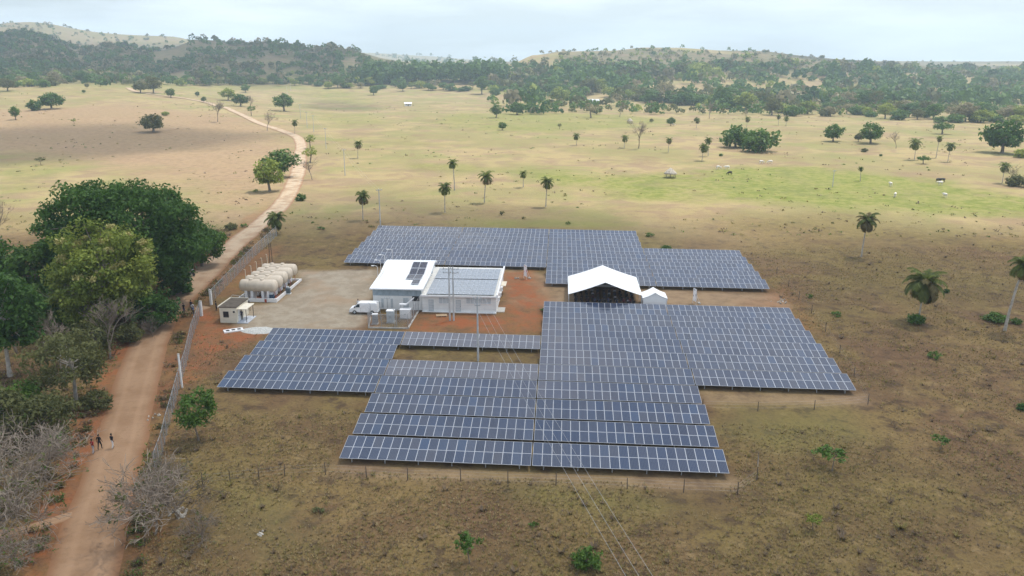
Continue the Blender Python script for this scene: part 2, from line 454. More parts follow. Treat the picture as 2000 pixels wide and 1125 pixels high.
def ground_material():
    m = bpy.data.materials.new("pasture_ground"); m.use_nodes = True
    t = m.node_tree; b = t.nodes['Principled BSDF']
    b.inputs['Roughness'].default_value = 0.95; b.inputs['Specular IOR Level'].default_value = 0.1
    tcn = t.nodes.new("ShaderNodeTexCoord")
    def noise(scale, detail=5, rough=0.6, dist=0.0):
        n = t.nodes.new("ShaderNodeTexNoise"); n.inputs['Scale'].default_value = scale
        n.inputs['Detail'].default_value = detail; n.inputs['Roughness'].default_value = rough; n.inputs['Distortion'].default_value = dist
        t.links.new(tcn.outputs['Object'], n.inputs['Vector']); return n.outputs['Fac']
    def rng_(sock, a, b_, c=0, d=1):
        r = t.nodes.new("ShaderNodeMapRange"); r.interpolation_type = 'SMOOTHSTEP'
        r.inputs['From Min'].default_value = a; r.inputs['From Max'].default_value = b_
        r.inputs['To Min'].default_value = c; r.inputs['To Max'].default_value = d
        t.links.new(sock, r.inputs['Value']); return r.outputs['Result']
    def mixc(f, a, b_):
        x = t.nodes.new("ShaderNodeMix"); x.data_type = 'RGBA'
        for sock, nm in ((a, 'A'), (b_, 'B')):
            if isinstance(sock, tuple): x.inputs[nm].default_value = (*sock, 1)
            else: t.links.new(sock, x.inputs[nm])
        if isinstance(f, float): x.inputs['Factor'].default_value = f
        else: t.links.new(f, x.inputs['Factor'])
        return x.outputs['Result']
    def mul(a, b_):
        x = t.nodes.new("ShaderNodeMath"); x.operation = 'MULTIPLY'
        t.links.new(a, x.inputs[0])
        if isinstance(b_, float): x.inputs[1].default_value = b_
        else: t.links.new(b_, x.inputs[1])
        return x.outputs[0]
    def attr(n):
        a = t.nodes.new("ShaderNodeAttribute"); a.attribute_name = n; return a.outputs['Fac']
    big, mid, sml, fine = noise(0.016, 4), noise(0.085, 5, .6, .6), noise(0.45, 5, .65), noise(2.6, 4, .7)
    # rough dry pasture near the plant
    c = mixc(rng_(mid, .40, .62), (0.148, 0.088, 0.047), (0.200, 0.137, 0.055))
    c = mixc(mul(rng_(big, .42, .62), 0.6), c, (0.138, 0.110, 0.036))
    c = mixc(rng_(sml, .51, .66, 0, .85), c, (0.074, 0.048, 0.030))
    c = mixc(rng_(sml, .46, .30, 0, .6), c, (0.268, 0.188, 0.090))
    c = mixc(rng_(fine, .48, .66, 0, .65), c, (0.072, 0.053, 0.032))
    # grazed straw-coloured pasture
    s = mixc(rng_(mid, .42, .60), (0.315, 0.250, 0.122), (0.255, 0.185, 0.110))
    s = mixc(rng_(big, .44, .60, 0, .75), s, (0.215, 0.195, 0.080))
    s = mixc(rng_(sml, .55, .75, 0, .45), s, (0.185, 0.135, 0.080))
    s = mixc(rng_(fine, .50, .70, 0, .40), s, (0.16, 0.12, 0.07))
    s = mixc(rng_(noise(0.028, 5, .6, .8), .50, .64, 0, .60), s, (0.190, 0.195, 0.070))
    s = mixc(rng_(noise(0.045, 5, .6, .5), .54, .66, 0, .55), s, (0.205, 0.140, 0.085))
    c = mixc(attr('straw'), c, s)
    g = mixc(rng_(sml, .38, .62), (0.140, 0.165, 0.034), (0.225, 0.220, 0.068))
    g = mixc(rng_(mid, .5, .68, 0, .6), g, (0.13, 0.145, 0.045))
    c = mixc(mul(attr('green'), rng_(noise(0.06, 6, .65, 1.0), .34, .56, .50, 1.0)), c, g)
    fo = mixc(rng_(mid, .42, .6), (0.075, 0.085, 0.045), (0.170, 0.130, 0.090))
    c = mixc(attr('forest'), c, fo)
    d = mixc(rng_(sml, .4, .65), (0.310, 0.215, 0.130), (0.235, 0.160, 0.095))
    c = mixc(attr('dirt'), c, d)
    r = mixc(rng_(sml, .38, .62), (0.290, 0.098, 0.040), (0.240, 0.115, 0.056))
    r = mixc(rng_(fine, .5, .7, 0, .45), r, (0.12, 0.06, 0.036))
    ra = mul(attr('red'), rng_(noise(0.28, 4), .30, .55, .35, 1.0))
    c = mixc(ra, c, r)
    v = mixc(rng_(sml, .38, .62), (0.355, 0.300, 0.225), (0.285, 0.230, 0.165))
    v = mixc(rng_(fine, .45, .75, 0, .5), v, (0.22, 0.19, 0.145))
    v = mixc(rng_(mid, .50, .66, 0, .55), v, (0.33, 0.225, 0.14))
    c = mixc(attr('gravel'), c, v)
    t.links.new(c, b.inputs['Base Color'])
    bp = t.nodes.new("ShaderNodeBump"); bp.inputs['Strength'].default_value = 0.55; bp.inputs['Distance'].default_value = 0.35
    t.links.new(sml, bp.inputs['Height'])
    bp2 = t.nodes.new("ShaderNodeBump"); bp2.inputs['Strength'].default_value = 0.5; bp2.inputs['Distance'].default_value = 0.12
    t.links.new(fine, bp2.inputs['Height']); t.links.new(bp.outputs['Normal'], bp2.inputs['Normal'])
    t.links.new(bp2.outputs['Normal'], b.inputs['Normal'])
    return m
gm = mesh_np("ground", V, polys, ground_material(), smooth=True)
for nme, arr in (('straw', m_straw), ('green', m_green), ('forest', m_forest), ('dirt', m_dirt), ('red', m_red), ('gravel', m_gravel)):
    a = gm.attributes.new(nme, 'FLOAT', 'POINT'); a.data.foreach_set('value', arr.astype(np.float32))
ground = tag(link("ground", gm), kind='structure')

# ------------------------------------------------------------------ the dirt road and a side track
def road_mat(name, near_c, far_c):
    m = bpy.data.materials.new(name); m.use_nodes = True
    t = m.node_tree; b = t.nodes['Principled BSDF']; b.inputs['Roughness'].default_value = 0.95; b.inputs['Specular IOR Level'].default_value = 0.1
    tcn = t.nodes.new("ShaderNodeTexCoord"); at = t.nodes.new("ShaderNodeAttribute"); at.attribute_name = 'across'
    al = t.nodes.new("ShaderNodeAttribute"); al.attribute_name = 'along'
    n1 = t.nodes.new("ShaderNodeTexNoise"); n1.inputs['Scale'].default_value = 0.35; n1.inputs['Detail'].default_value = 6
    n2 = t.nodes.new("ShaderNodeTexNoise"); n2.inputs['Scale'].default_value = 2.2; n2.inputs['Detail'].default_value = 5
    for n in (n1, n2): t.links.new(tcn.outputs['Object'], n.inputs['Vector'])
    def mix(f, a, b_, k=None):
        x = t.nodes.new("ShaderNodeMix"); x.data_type = 'RGBA'
        for sock, nm in ((a, 'A'), (b_, 'B')):
            if isinstance(sock, tuple): x.inputs[nm].default_value = (*sock, 1)
            else: t.links.new(sock, x.inputs[nm])
        t.links.new(f, x.inputs['Factor']); return x.outputs['Result']
    def mr(s, a, b_, c=0, d=1):
        r = t.nodes.new("ShaderNodeMapRange"); r.interpolation_type = 'SMOOTHSTEP'
        for k, vv in (('From Min', a), ('From Max', b_), ('To Min', c), ('To Max', d)): r.inputs[k].default_value = vv
        t.links.new(s, r.inputs['Value']); return r.outputs['Result']
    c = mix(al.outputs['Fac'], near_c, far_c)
    c = mix(mr(n1.outputs['Fac'], .42, .66, 0, .55), c, (near_c[0]*.72, near_c[1]*.66, near_c[2]*.6))
    c = mix(mr(n2.outputs['Fac'], .5, .75, 0, .4), c, (near_c[0]*.7, near_c[1]*.7, near_c[2]*.7))
    wv = t.nodes.new("ShaderNodeMath"); wv.operation = 'PINGPONG'; wv.inputs[1].default_value = .42; t.links.new(at.outputs['Fac'], wv.inputs[0])
    c = mix(mr(wv.outputs[0], .24, .40, 0, .25), c, (min(1,near_c[0]*1.35), min(1,near_c[1]*1.38), min(1,near_c[2]*1.42)))
    c = mix(mr(at.outputs['Fac'], .60, 1.0, 0, .75), c, (near_c[0]*.72, near_c[1]*.55, near_c[2]*.45))
    t.links.new(c, b.inputs['Base Color'])
    bp = t.nodes.new("ShaderNodeBump"); bp.inputs['Strength'].default_value = 0.4; bp.inputs['Distance'].default_value = .08
    t.links.new(n2.outputs['Fac'], bp.inputs['Height']); t.links.new(bp.outputs['Normal'], b.inputs['Normal'])
    return m
def strip(name, C, width, m, lift=0.05, ragged=0.35, seed=3):
    C = np.array(C); n = len(C); tg = np.gradient(C, axis=0); tg /= np.linalg.norm(tg, axis=1)[:,None] + 1e-9
    nr = np.stack([tg[:,1], -tg[:,0]], 1); K = 9
    off = np.linspace(-1, 1, K)
    s = np.cumsum(np.r_[0, np.linalg.norm(np.diff(C, axis=0), axis=1)])
    W = np.interp(s, [0, s[-1]], [width, width]) / 2
    VV, ac, al = [], [], []
    for k, o in enumerate(off):
        rag = (fbm(s/5 + seed*7, np.full(n, seed+ (0 if o < 0 else 40.0)), 3)-0.5)*2*ragged*abs(o)
        p = C + nr * ((o*W + np.sign(o)*rag)[:,None])
        z = T(p[:,0], p[:,1]) + lift + np.maximum(0, p[:,1]-230)*0.0006 + 0.03*(1-o*o) - (0.05 if abs(o) > .99 else 0)
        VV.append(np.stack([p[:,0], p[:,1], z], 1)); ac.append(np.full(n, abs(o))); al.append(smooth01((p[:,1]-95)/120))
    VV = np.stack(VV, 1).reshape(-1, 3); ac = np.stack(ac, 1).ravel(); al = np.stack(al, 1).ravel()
    i = (np.arange(n-1)[:,None]*K + np.arange(K-1)[None,:]).ravel()
    me = mesh_np(name, VV, np.stack([i, i+1, i+K+1, i+K], 1), m, smooth=True)
    for nm, a in (('across', ac), ('along', al)):
        at = me.attributes.new(nm, 'FLOAT', 'POINT'); at.data.foreach_set('value', a.astype(np.float32))
    return link(name, me)
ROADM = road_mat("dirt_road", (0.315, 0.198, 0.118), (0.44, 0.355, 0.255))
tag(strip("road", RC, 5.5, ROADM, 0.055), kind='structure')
tp = [GP(*p) for p in [(-30,1045),(30,1038),(75,1026),(120,1012),(160,1000)]]
tag(strip("side_path", catmull(tp, 1.0), 1.7, ROADM, 0.030, 0.4, 9), kind='structure')
tp = [GP(*p) for p in [(398,598),(370,607),(330,612)]]
tag(strip("gate_path", catmull(tp, 1.0), 3.6, ROADM, 0.020, 0.3, 5), kind='structure')

# ------------------------------------------------------------------ fair-weather clouds whose shadows lie on the land
def cloud_mat():
    m = bpy.data.materials.new("cloud_vapour"); m.use_nodes = True
    t = m.node_tree; t.nodes.clear(); out = t.nodes.new("ShaderNodeOutputMaterial")
    at = t.nodes.new("ShaderNodeAttribute"); at.attribute_name = 'dens'
    tr = t.nodes.new("ShaderNodeBsdfTransparent"); df = t.nodes.new("ShaderNodeBsdfDiffuse"); tl = t.nodes.new("ShaderNodeBsdfTranslucent")
    df.inputs['Color'].default_value = (.9,.9,.9,1); tl.inputs['Color'].default_value = (.92,.93,.95,1)
    a = t.nodes.new("ShaderNodeMixShader"); a.inputs[0].default_value = 0.6
    t.links.new(df.outputs[0], a.inputs[1]); t.links.new(tl.outputs[0], a.inputs[2])
    mx_ = t.nodes.new("ShaderNodeMixShader"); t.links.new(at.outputs['Fac'], mx_.inputs[0])
    t.links.new(tr.outputs[0], mx_.inputs[1]); t.links.new(a.outputs[0], mx_.inputs[2]); t.links.new(mx_.outputs[0], out.inputs['Surface'])
    return m
CLOUDM = cloud_mat()
def cloud(shadow, alt, edge, dens=0.42, thick=70, label=''):
    """shadow: world polygon on the ground; the cloud floats up the sun's rays from there"""
    P = np.array([(p[0], p[1]) for p in shadow])
    x0, y0 = P.min(0) - edge*1.5; x1, y1 = P.max(0) + edge*1.5; N = 64
    gx, gy = np.meshgrid(np.linspace(x0, x1, N), np.linspace(y0, y1, N))
    sd = poly_sd(gx, gy, P) + (fbm(gx/(edge*1.6)+alt, gy/(edge*1.6), 4)-0.5)*edge*1.2
    d = smooth01(0.5 + sd/(2*edge))
    off = SUN_DIR * (alt / SUN_DIR.z)
    lump = fbm(gx/120, gy/120, 4)
    top = alt + d*thick*(0.35+0.9*lump); bot = alt - 12*d*lump
    keep = d > 0.003
    V0 = np.stack([(gx+off.x).ravel(), (gy+off.y).ravel(), top.ravel()], 1); V1 = V0.copy(); V1[:,2] = bot.ravel()
    i = (np.arange(N-1)[:,None]*N + np.arange(N-1)[None,:]).ravel()
    q = np.stack([i, i+1, i+N+1, i+N], 1); q = q[keep.ravel()[q].any(1)]
    VV = np.concatenate([V0, V1]); qq = np.concatenate([q, q[:, ::-1]+N*N])
    me = mesh_np("cloud", VV, qq, CLOUDM, smooth=True)
    a = me.attributes.new('dens', 'FLOAT', 'POINT'); a.data.foreach_set('value', np.tile((d*dens).ravel(), 2).astype(np.float32))
    return tag(link("cloud", me), kind='structure')
g = lambda *p: GP(*p)
cloud([g(-60,470),g(100,470),g(330,430),g(440,440),g(520,425),g(560,400),g(680,388),g(900,405),g(1060,412),g(1250,432),g(1400,452),g(1500,470),g(1720,478),g(1900,470),g(2040,485),g(2300,490),(260,-150),(-260,-150)], 520, 17)
cloud([g(-500,255),g(-80,262),g(80,245),g(250,243),g(420,258),g(520,262),g(400,292),g(260,302),g(100,318),g(-80,325),g(-400,330)], 560, 22, 0.5)
cloud([(-1500,1050),(-1000,960),(-560,980),(-330,1000),(-240,1150),(-260,1500),(-420,1750),(-900,1850),(-1500,1800)], 640, 60, 0.6)
cloud([(460,1350),(640,1330),(780,1400),(800,1640),(620,1700),(480,1600)], 620, 60, 0.5)
cloud([g(640,196),g(700,204),g(740,211),g(690,216),g(620,209)], 600, 26, 0.45)

# ------------------------------------------------------------------ haze
hb = MB().box(-7300, 7300, -150, 7300, -6, 330)
hm = bpy.data.materials.new("haze_air"); hm.use_nodes = True
t = hm.node_tree; t.nodes.clear(); o_ = t.nodes.new("ShaderNodeOutputMaterial"); pv = t.nodes.new("ShaderNodeVolumePrincipled")
pv.inputs['Color'].default_value = (0.66, 0.83, 1.0, 1); pv.inputs['Density'].default_value = 0.00021; pv.inputs['Anisotropy'].default_value = 0.1
t.links.new(pv.outputs[0], o_.inputs['Volume'])
tag(hb.build("haze", hm), kind='stuff')
# ------------------------------------------------------------------ shared surface materials
GALV = mat("galvanised_steel", (0.46, 0.48, 0.50), 0.5, 0.15, 6, metal=0.6)
ALU = mat("aluminium", (0.72, 0.74, 0.77), 0.42, 0.06, 5, metal=0.25)
CONC = mat("concrete", (0.48, 0.46, 0.42), 0.9, 0.15, 2.5, bump=.2)
WHITEW = mat("white_painted_wall", (0.78, 0.78, 0.76), 0.75, 0.05, 0.9)
WHITEROOF = mat("white_metal_roof", (0.84, 0.86, 0.87), 0.45, 0.04, 0.7)
TENTM = mat("white_tent_fabric", (0.86, 0.87, 0.88), 0.6, 0.03, 0.6)
CREAM = mat("cream_paint", (0.74, 0.68, 0.55), 0.6, 0.07, 1.2)
TANKM = mat("cream_tank_paint", (0.62, 0.53, 0.42), 0.5, 0.10, 0.8)
BLUEGREY = mat("blue_grey_sheet", (0.34, 0.41, 0.46), 0.55, 0.12, 2)
DARK = mat("dark_opening", (0.02, 0.022, 0.025), 0.4, 0.2, 3)
GLASS = mat("dark_window_glass", (0.03, 0.04, 0.05), 0.08, 0.2, 2, spec=0.6)
GREYP = mat("grey_painted_metal", (0.50, 0.54, 0.56), 0.5, 0.1, 3)
LOUV = mat("grey_louvre_slats", (0.58, 0.60, 0.61), 0.6, 0.08, 5)
BROWNROOF = mat("brown_roof_coating", (0.105, 0.085, 0.065), 0.9, 0.25, 1.5)
REDP = mat("red_paint", (0.42, 0.09, 0.06), 0.6, 0.2, 3)
WHITEP = mat("white_gloss_paint", (0.82, 0.82, 0.82), 0.35, 0.04, 2)
POLEM = mat("grey_concrete_pole", (0.50, 0.51, 0.51), 0.85, 0.12, 1.2)
RUBBER = mat("black_rubber", (0.02, 0.02, 0.02), 0.8, 0.2, 8)
WOODP = mat("weathered_post_wood", (0.115, 0.09, 0.07), 0.9, 0.25, 4)
WIREM = mat("fence_wire", (0.35, 0.34, 0.33), 0.5, 0.1, 4, metal=.6)

def pv_mat():
    """solar cells: dark blue silicon under glass with a grid of cells; colour of each module varies with the object"""
    m = bpy.data.materials.new("solar_cells"); m.use_nodes = True
    t = m.node_tree; b = t.nodes['Principled BSDF']
    tcn = t.nodes.new("ShaderNodeTexCoord"); sp = t.nodes.new("ShaderNodeSeparateXYZ"); t.links.new(tcn.outputs['Object'], sp.inputs[0])
    def M(op, a, b_=None):
        x = t.nodes.new("ShaderNodeMath"); x.operation = op
        for i, s in enumerate((a, b_)):
            if s is None: continue
            if isinstance(s, (int, float)): x.inputs[i].default_value = s
            else: t.links.new(s, x.inputs[i])
        return x.outputs[0]
    fx = M('ABSOLUTE', M('SUBTRACT', M('FRACT', M('MULTIPLY', M('ADD', sp.outputs['X'], 0.47), 6/0.94)), 0.5))
    fy = M('ABSOLUTE', M('SUBTRACT', M('FRACT', M('MULTIPLY', M('ADD', sp.outputs['Y'], 0.95), 12/1.9)), 0.5))
    ln = M('MAXIMUM', M('GREATER_THAN', fx, 0.462), M('MULTIPLY', M('GREATER_THAN', fy, 0.475), 0.5))
    oi = t.nodes.new("ShaderNodeObjectInfo")
    n = t.nodes.new("ShaderNodeTexNoise"); n.inputs['Scale'].default_value = 1.2; t.links.new(tcn.outputs['Object'], n.inputs['Vector'])
    r = t.nodes.new("ShaderNodeValToRGB")
    e = r.color_ramp.elements; e[0].color = (0.006, 0.018, 0.050, 1); e[1].color = (0.012, 0.042, 0.105, 1)
    e2 = e.new(0.5); e2.color = (0.007, 0.027, 0.076, 1); e3 = e.new(.85); e3.color = (0.022, 0.032, 0.062, 1)
    t.links.new(oi.outputs['Random'], r.inputs['Fac'])
    # dustiness and painted cloud reflection: object colour red channel
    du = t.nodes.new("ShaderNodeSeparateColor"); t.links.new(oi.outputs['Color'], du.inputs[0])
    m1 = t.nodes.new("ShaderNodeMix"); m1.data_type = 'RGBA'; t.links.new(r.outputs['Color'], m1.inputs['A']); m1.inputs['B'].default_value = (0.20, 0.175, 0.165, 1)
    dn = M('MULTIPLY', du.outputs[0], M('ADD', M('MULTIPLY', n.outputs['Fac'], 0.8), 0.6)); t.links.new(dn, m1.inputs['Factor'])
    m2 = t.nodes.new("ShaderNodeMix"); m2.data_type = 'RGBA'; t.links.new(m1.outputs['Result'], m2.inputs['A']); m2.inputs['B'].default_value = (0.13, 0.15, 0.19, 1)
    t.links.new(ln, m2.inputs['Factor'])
    t.links.new(m2.outputs['Result'], b.inputs['Base Color'])
    b.inputs['Roughness'].default_value = 0.12; b.inputs['Specular IOR Level'].default_value = 0.5; b.inputs['IOR'].default_value = 1.56
    return m
PVM = pv_mat()

# ------------------------------------------------------------------ solar tables
TILT, ROWP, PW, PG = 0.17701, 5.6104, 1.0, 0.02
TW = 20*PW + 19*PG; COLP = TW + 0.166; HFRONT = 0.70
CT, STL = math.cos(TILT), math.sin(TILT)
pm = MB()
L, fr = 1.97, 0.027
# frame and glass of one module, origin at its centre, lying in local x (width) and y (up the slope)
x1, y1 = PW/2, L/2
vo = [(-x1,-y1),(x1,-y1),(x1,y1),(-x1,y1)]; vi = [(-x1+fr,-y1+fr),(x1-fr,-y1+fr),(x1-fr,y1-fr),(-x1+fr,y1-fr)]
pm.add([(a,b,-.04) for a,b in vo]+[(a,b,0) for a,b in vo]+[(a,b,0) for a,b in vi]+[(a,b,-.005) for a,b in vi],
       [(3,2,1,0)]+[(k,(k+1)%4,4+(k+1)%4,4+k) for k in range(4)]+[(4+k,4+(k+1)%4,8+(k+1)%4,8+k) for k in range(4)]+[(8+k,8+(k+1)%4,12+(k+1)%4,12+k) for k in range(4)], 0)
pm.add([(a,b,-.005) for a,b in vi], [(0,1,2,3)], 1)
ALUF = mat("module_frame_aluminium", (0.53, 0.56, 0.61), 0.4, 0.05, 5, metal=0.2)
panel_me = pm.mesh("panel", [ALUF, PVM], fixn=False)
rail_me = MB().box(-TW/2, TW/2, -.03, .03, -.10, -.045).mesh("rail", GALV)
legF = MB().box(-.05,.05,-.05,.05,-0.5,1.0).mesh("post", GALV)
brace_me = MB().tube([(0,0.55,0.15),(0,2.6,0.95)], 0.03, 5).mesh("brace", GALV)
def table(col, row, label, group, dust_reflection=0.0, dfun=None):
    u = col*COLP + TW/2 + row*-0.0223; v = row*ROWP
    p = ST(u, v)
    e = empty("solar_table", p)
    a = ST(u-10, v); b = ST(u+10, v); eu = (b-a).normalized()
    ev = Vector((0,0,1)).cross(eu).normalized(); ew = eu.cross(ev)
    M = Matrix((eu, ev, ew)).transposed().to_4x4(); M.translation = p
    e.matrix_world = M
    tag(e, label, 'solar table', group)
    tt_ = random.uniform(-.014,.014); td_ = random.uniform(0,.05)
    for r2 in range(2):
        s = (L/2 + r2*(L+PG))
        for k in range(20):
            o = link("panel", panel_me, e, (-TW/2 + PW/2 + k*(PW+PG), s*CT, HFRONT + s*STL), (TILT + tt_*(.6 if r2 else 1) + random.uniform(-.005,.005), random.uniform(-.003,.003), 0))
            d = dust_reflection if dfun is None else dfun(k)
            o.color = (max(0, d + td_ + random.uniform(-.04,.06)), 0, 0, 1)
    for s in (0.45, 1.5, 2.45, 3.5):
        link("rail", rail_me, e, (0, s*CT, HFRONT + s*STL), (TILT, 0, 0))
    for k in range(6):
        x = -TW/2 + 1.2 + k*(TW-2.4)/5
        for s in (0.5, 3.3):
            h = HFRONT + s*STL - 0.1
            o = link("post", legF, e, (x, s*CT, h - 1.0)); o.scale = (1,1,1)
        link("brace", brace_me, e, (x, 0, 0))
    return e
ORD = ['first','second','third','fourth','fifth','sixth','seventh','eighth','ninth','tenth']
SF = 'solar tables of the field in front of the buildings'
NF = 'solar tables of the field behind the buildings'
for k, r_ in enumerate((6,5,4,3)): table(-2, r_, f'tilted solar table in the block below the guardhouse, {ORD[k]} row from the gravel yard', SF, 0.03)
for k, (r_, d_) in enumerate(((6,.42),(4,.42),(3,.06),(2,.06),(1,.03),(0,.0))): table(-1, r_, f'tilted solar table in the block before the louvred annex, {ORD[k]} row from the annex', SF, d_)  # two tables nearest the annex: cloud reflection painted in as a brown tint
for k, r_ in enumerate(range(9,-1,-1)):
    df = (lambda kk, r_=r_: (.20*min(1, max(0, (14-abs(r_-5)*2-kk)/10)) if 3 <= r_ <= 7 else .0) + (.07 if r_ >= 3 else 0))  # left modules of the middle rows tinted brown to paint a reflected cloud
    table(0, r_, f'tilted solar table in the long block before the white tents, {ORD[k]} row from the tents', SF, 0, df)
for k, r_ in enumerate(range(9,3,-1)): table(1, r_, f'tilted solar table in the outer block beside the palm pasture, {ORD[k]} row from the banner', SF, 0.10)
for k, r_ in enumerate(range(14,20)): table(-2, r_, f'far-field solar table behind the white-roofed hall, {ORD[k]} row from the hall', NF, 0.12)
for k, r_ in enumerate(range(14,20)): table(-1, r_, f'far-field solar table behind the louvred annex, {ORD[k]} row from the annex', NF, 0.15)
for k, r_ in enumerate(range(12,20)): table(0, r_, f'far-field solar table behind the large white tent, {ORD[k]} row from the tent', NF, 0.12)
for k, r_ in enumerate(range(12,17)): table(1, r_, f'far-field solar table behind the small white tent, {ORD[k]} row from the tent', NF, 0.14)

# ------------------------------------------------------------------ hall with the white roof
def louvre(parent, name, x0, x1, z0, z1, y=-0.04, n=5, panes=3, frame=WHITEP):
    w = MB().box(x0, x1, y, y+.05, z0, z1).build(name, GREYP, parent)
    f = MB()
    for a, b, c, d in ((x0-.06,x0,z0-.06,z1+.06),(x1,x1+.06,z0-.06,z1+.06),(x0,x1,z0-.06,z0),(x0,x1,z1,z1+.06)): f.box(a,b,y-.05,y+.03,c,d)
    for k in range(1, panes): xx = x0+(x1-x0)*k/panes; f.box(xx-.03,xx+.03,y-.05,y-.002,z0,z1)
    f.build("frame", frame, w)
    sl = MB().add([(x0,y-.045,-.02),(x1,y-.045,-.02),(x1,y-.005,.05),(x0,y-.005,.05),(x0,y-.055,-.01),(x1,y-.055,-.01),(x1,y-.015,.06),(x0,y-.015,.06)],
        [(0,1,2,3),(4,5,6,7),(0,1,5,4),(2,3,7,6)]).mesh("slat", LOUV)
    for k in range(n): link("slat", sl, w, (0, 0, z0+(k+.35)*(z1-z0)/n))
    return w

hall = empty("hall", ST(-24.9, 51.8), YAW); tag(hall, 'tall white hall with bright white metal roof and blue-grey front cladding', 'building')
W2, DEP, HE, HB = 4.15, 14.6, 3.85, 5.2    # half width, depth, front eave, top of roof
wl = MB().prism([(-W2,-.6),(W2,-.6),(W2,HE),(-W2,HE)], 0, .2, 'y')
side = [(0.2,-.6),(DEP,-.6),(DEP,HB-.25),(DEP-1.5,HB-.1),(DEP-3.5,HB-.12),(.2,HE-.02)]
wl.prism(side, -W2, -W2+.2, 'x'); wl.prism(side, W2-.2, W2, 'x'); wl.box(-W2+.2, W2-.2, DEP-.2, DEP, -.6, HB-.3)
wl.build("wall", WHITEW, hall)
# roof: ribbed sheets following a shallow slope that curls over at the back
prof = [(-.55, HE-.02), (3.5, HE+.24), (7.5, HE+.5), (DEP-3.4, HB+.02), (DEP-2.2, HB+.10), (DEP-1.1, HB+.06), (DEP-.2, HB-.12), (DEP+.35, HB-.42)]
def roof_sheet(x0, x1, prof, th=.08):
    b = MB(); n = len(prof); vs = []
    for x in (x0, x1):
        for y, z in prof: vs.append((x, y, z))
        for y, z in prof: vs.append((x, y, z-th))
    fs = []
    for i in range(n-1):
        fs += [(i, i+1, 2*n+i+1, 2*n+i), (n+i, 3*n+i, 3*n+i+1, n+i+1), (i, n+i, n+i+1, i+1), (2*n+i, 2*n+i+1, 3*n+i+1, 3*n+i)]
    fs += [(0, 2*n, 3*n, n), (n-1, 2*n-1, 4*n-1, 3*n-1)]
    return b.add(vs, fs)
roof = roof_sheet(-W2-.35, W2+.35, prof).build("roof", WHITEROOF, hall)
for k in range(17):
    x = -W2-.3 + k*(2*W2+.6)/16
    roof_sheet(x-.03, x+.03, [(y, z+.045) for y, z in prof], .06).build("roof_rib", WHITEROOF, roof)
for x in (-W2-.37, W2+.28): roof_sheet(x, x+.09, [(y, z+.02) for y, z in prof], .32).build("roof_edge", WHITEP, roof)
cl = MB().box(-W2, W2, -.06, -.003, 2.45, HE-.05).build("cladding", BLUEGREY, hall)
for k in range(28):
    x = -W2+.15+k*(2*W2-.3)/27; MB().box(x-.035, x+.035, -.09, -.055, 2.45, HE-.06).build("cladding_rib", BLUEGREY, cl)
MB().box(-W2-.35, W2+.35, -.70, -.56, HE-.20, HE-.04).build("gutter", WHITEP, hall)
MB().box(2.55, 3.75, -.03, .01, 1.55, 2.42).build("opening", DARK, hall)
for x in (-2.55, -.95): MB().box(x-.2, x+.2, -.03, .01, 0.3, 1.9).build("vent_slot", GREYP, hall)
d_ = MB().box(1.0, 1.95, -.03, .01, -.1, 2.05).build("door", GREYP, hall); MB().box(1.08, 1.14, -.10, -.03, .95, 1.1).build("handle", DARK, d_)
# side wall facing the annex: dark grille and ducts above the annex roof
MB().box(W2+.002, W2+.06, 5.0, 8.6, HE-.25, HE+.35).build("side_grille", DARK, hall)
MB().box(W2+.002, W2+.35, 3.4, 4.2, HE-.25, HE+.1).build("wall_unit", GREYP, hall)
MB().box(W2+.002, W2+.30, 9.6, 10.3, HE-.1, HE+.4).build("wall_unit", GREYP, hall)
MB().lathe([(.28,0),(.34,.05),(.34,.18),(.2,.22)], 14, 'x', (W2, 13.2, HB-.55)).build("exhaust_fan", GREYP, hall)
# eight roof modules
RPVM = mat("dark_roof_module", (0.035, 0.036, 0.055), 0.2, 0.25, 2, spec=.5)
def rz(y):
    for (ya, za), (yb, zb) in zip(prof, prof[1:]):
        if ya <= y <= yb: return za + (zb-za)*(y-ya)/(yb-ya), math.atan2(zb-za, yb-ya)
rm = MB().box(-.82,.82,-.49,.49,0,.05).mesh("roof_panel", RPVM)
rf = MB()
for a in ((-.85,.85,-.52,-.49),(-.85,.85,.49,.52),(-.85,-.82,-.49,.49),(.82,.85,-.49,.49)): rf.box(*a, -.005, .06)
rfm = rf.mesh("frame", ALUF)
rk = 0
for r_, yy in enumerate((2.7, 5.3, 7.9, 10.4)):
    for c_ in range(2):
        if r_ == 0 and c_ == 0: continue
        z_, a_ = rz(yy); p_ = link("roof_panel", rm, hall, (W2-2.75+c_*1.36, yy, z_+.13), (a_, 0, 0)); p_.scale = (.76, 2.3, 1); link("frame", rfm, p_)

# ------------------------------------------------------------------ annex with louvred windows and a roof full of modules
ann = empty("annex", ST(-14.35, 51.2), YAW); tag(ann, 'low white annex with louvred windows and roof covered in solar modules', 'building')
W3, D3, H3, HB3 = 6.25, 15.3, 3.0, 3.75
b = MB().box(-W3, W3, 0, .2, -.7, H3-.02)
s3 = [(.2,-.7),(D3,-.7),(D3,HB3-.04),(.2,H3-.03)]
b.prism(s3, -W3, -W3+.2, 'x'); b.prism(s3, W3-.2, W3, 'x'); b.box(-W3+.2, W3-.2, D3-.2, D3, -.7, HB3-.05)
aw = b.build("wall", WHITEW, ann)
for z in (0.62, 1.24, 1.86, 2.48): MB().box(-W3, W3, -.012, -.001, z-.012, z+.012).build("wall_joint", LOUV, aw)
ar = roof_sheet(-W3-.15, W3+.05, [(-.45, H3), (D3+.3, HB3+.02)], .12).build("roof", mat("off_white_roof_sheet", (.70,.69,.65), .6, .06, 1), ann)
MB().box(-W3-.2, W3+.3, -.58, -.455, H3-.20, H3+.06).build("gutter", WHITEP, ann)
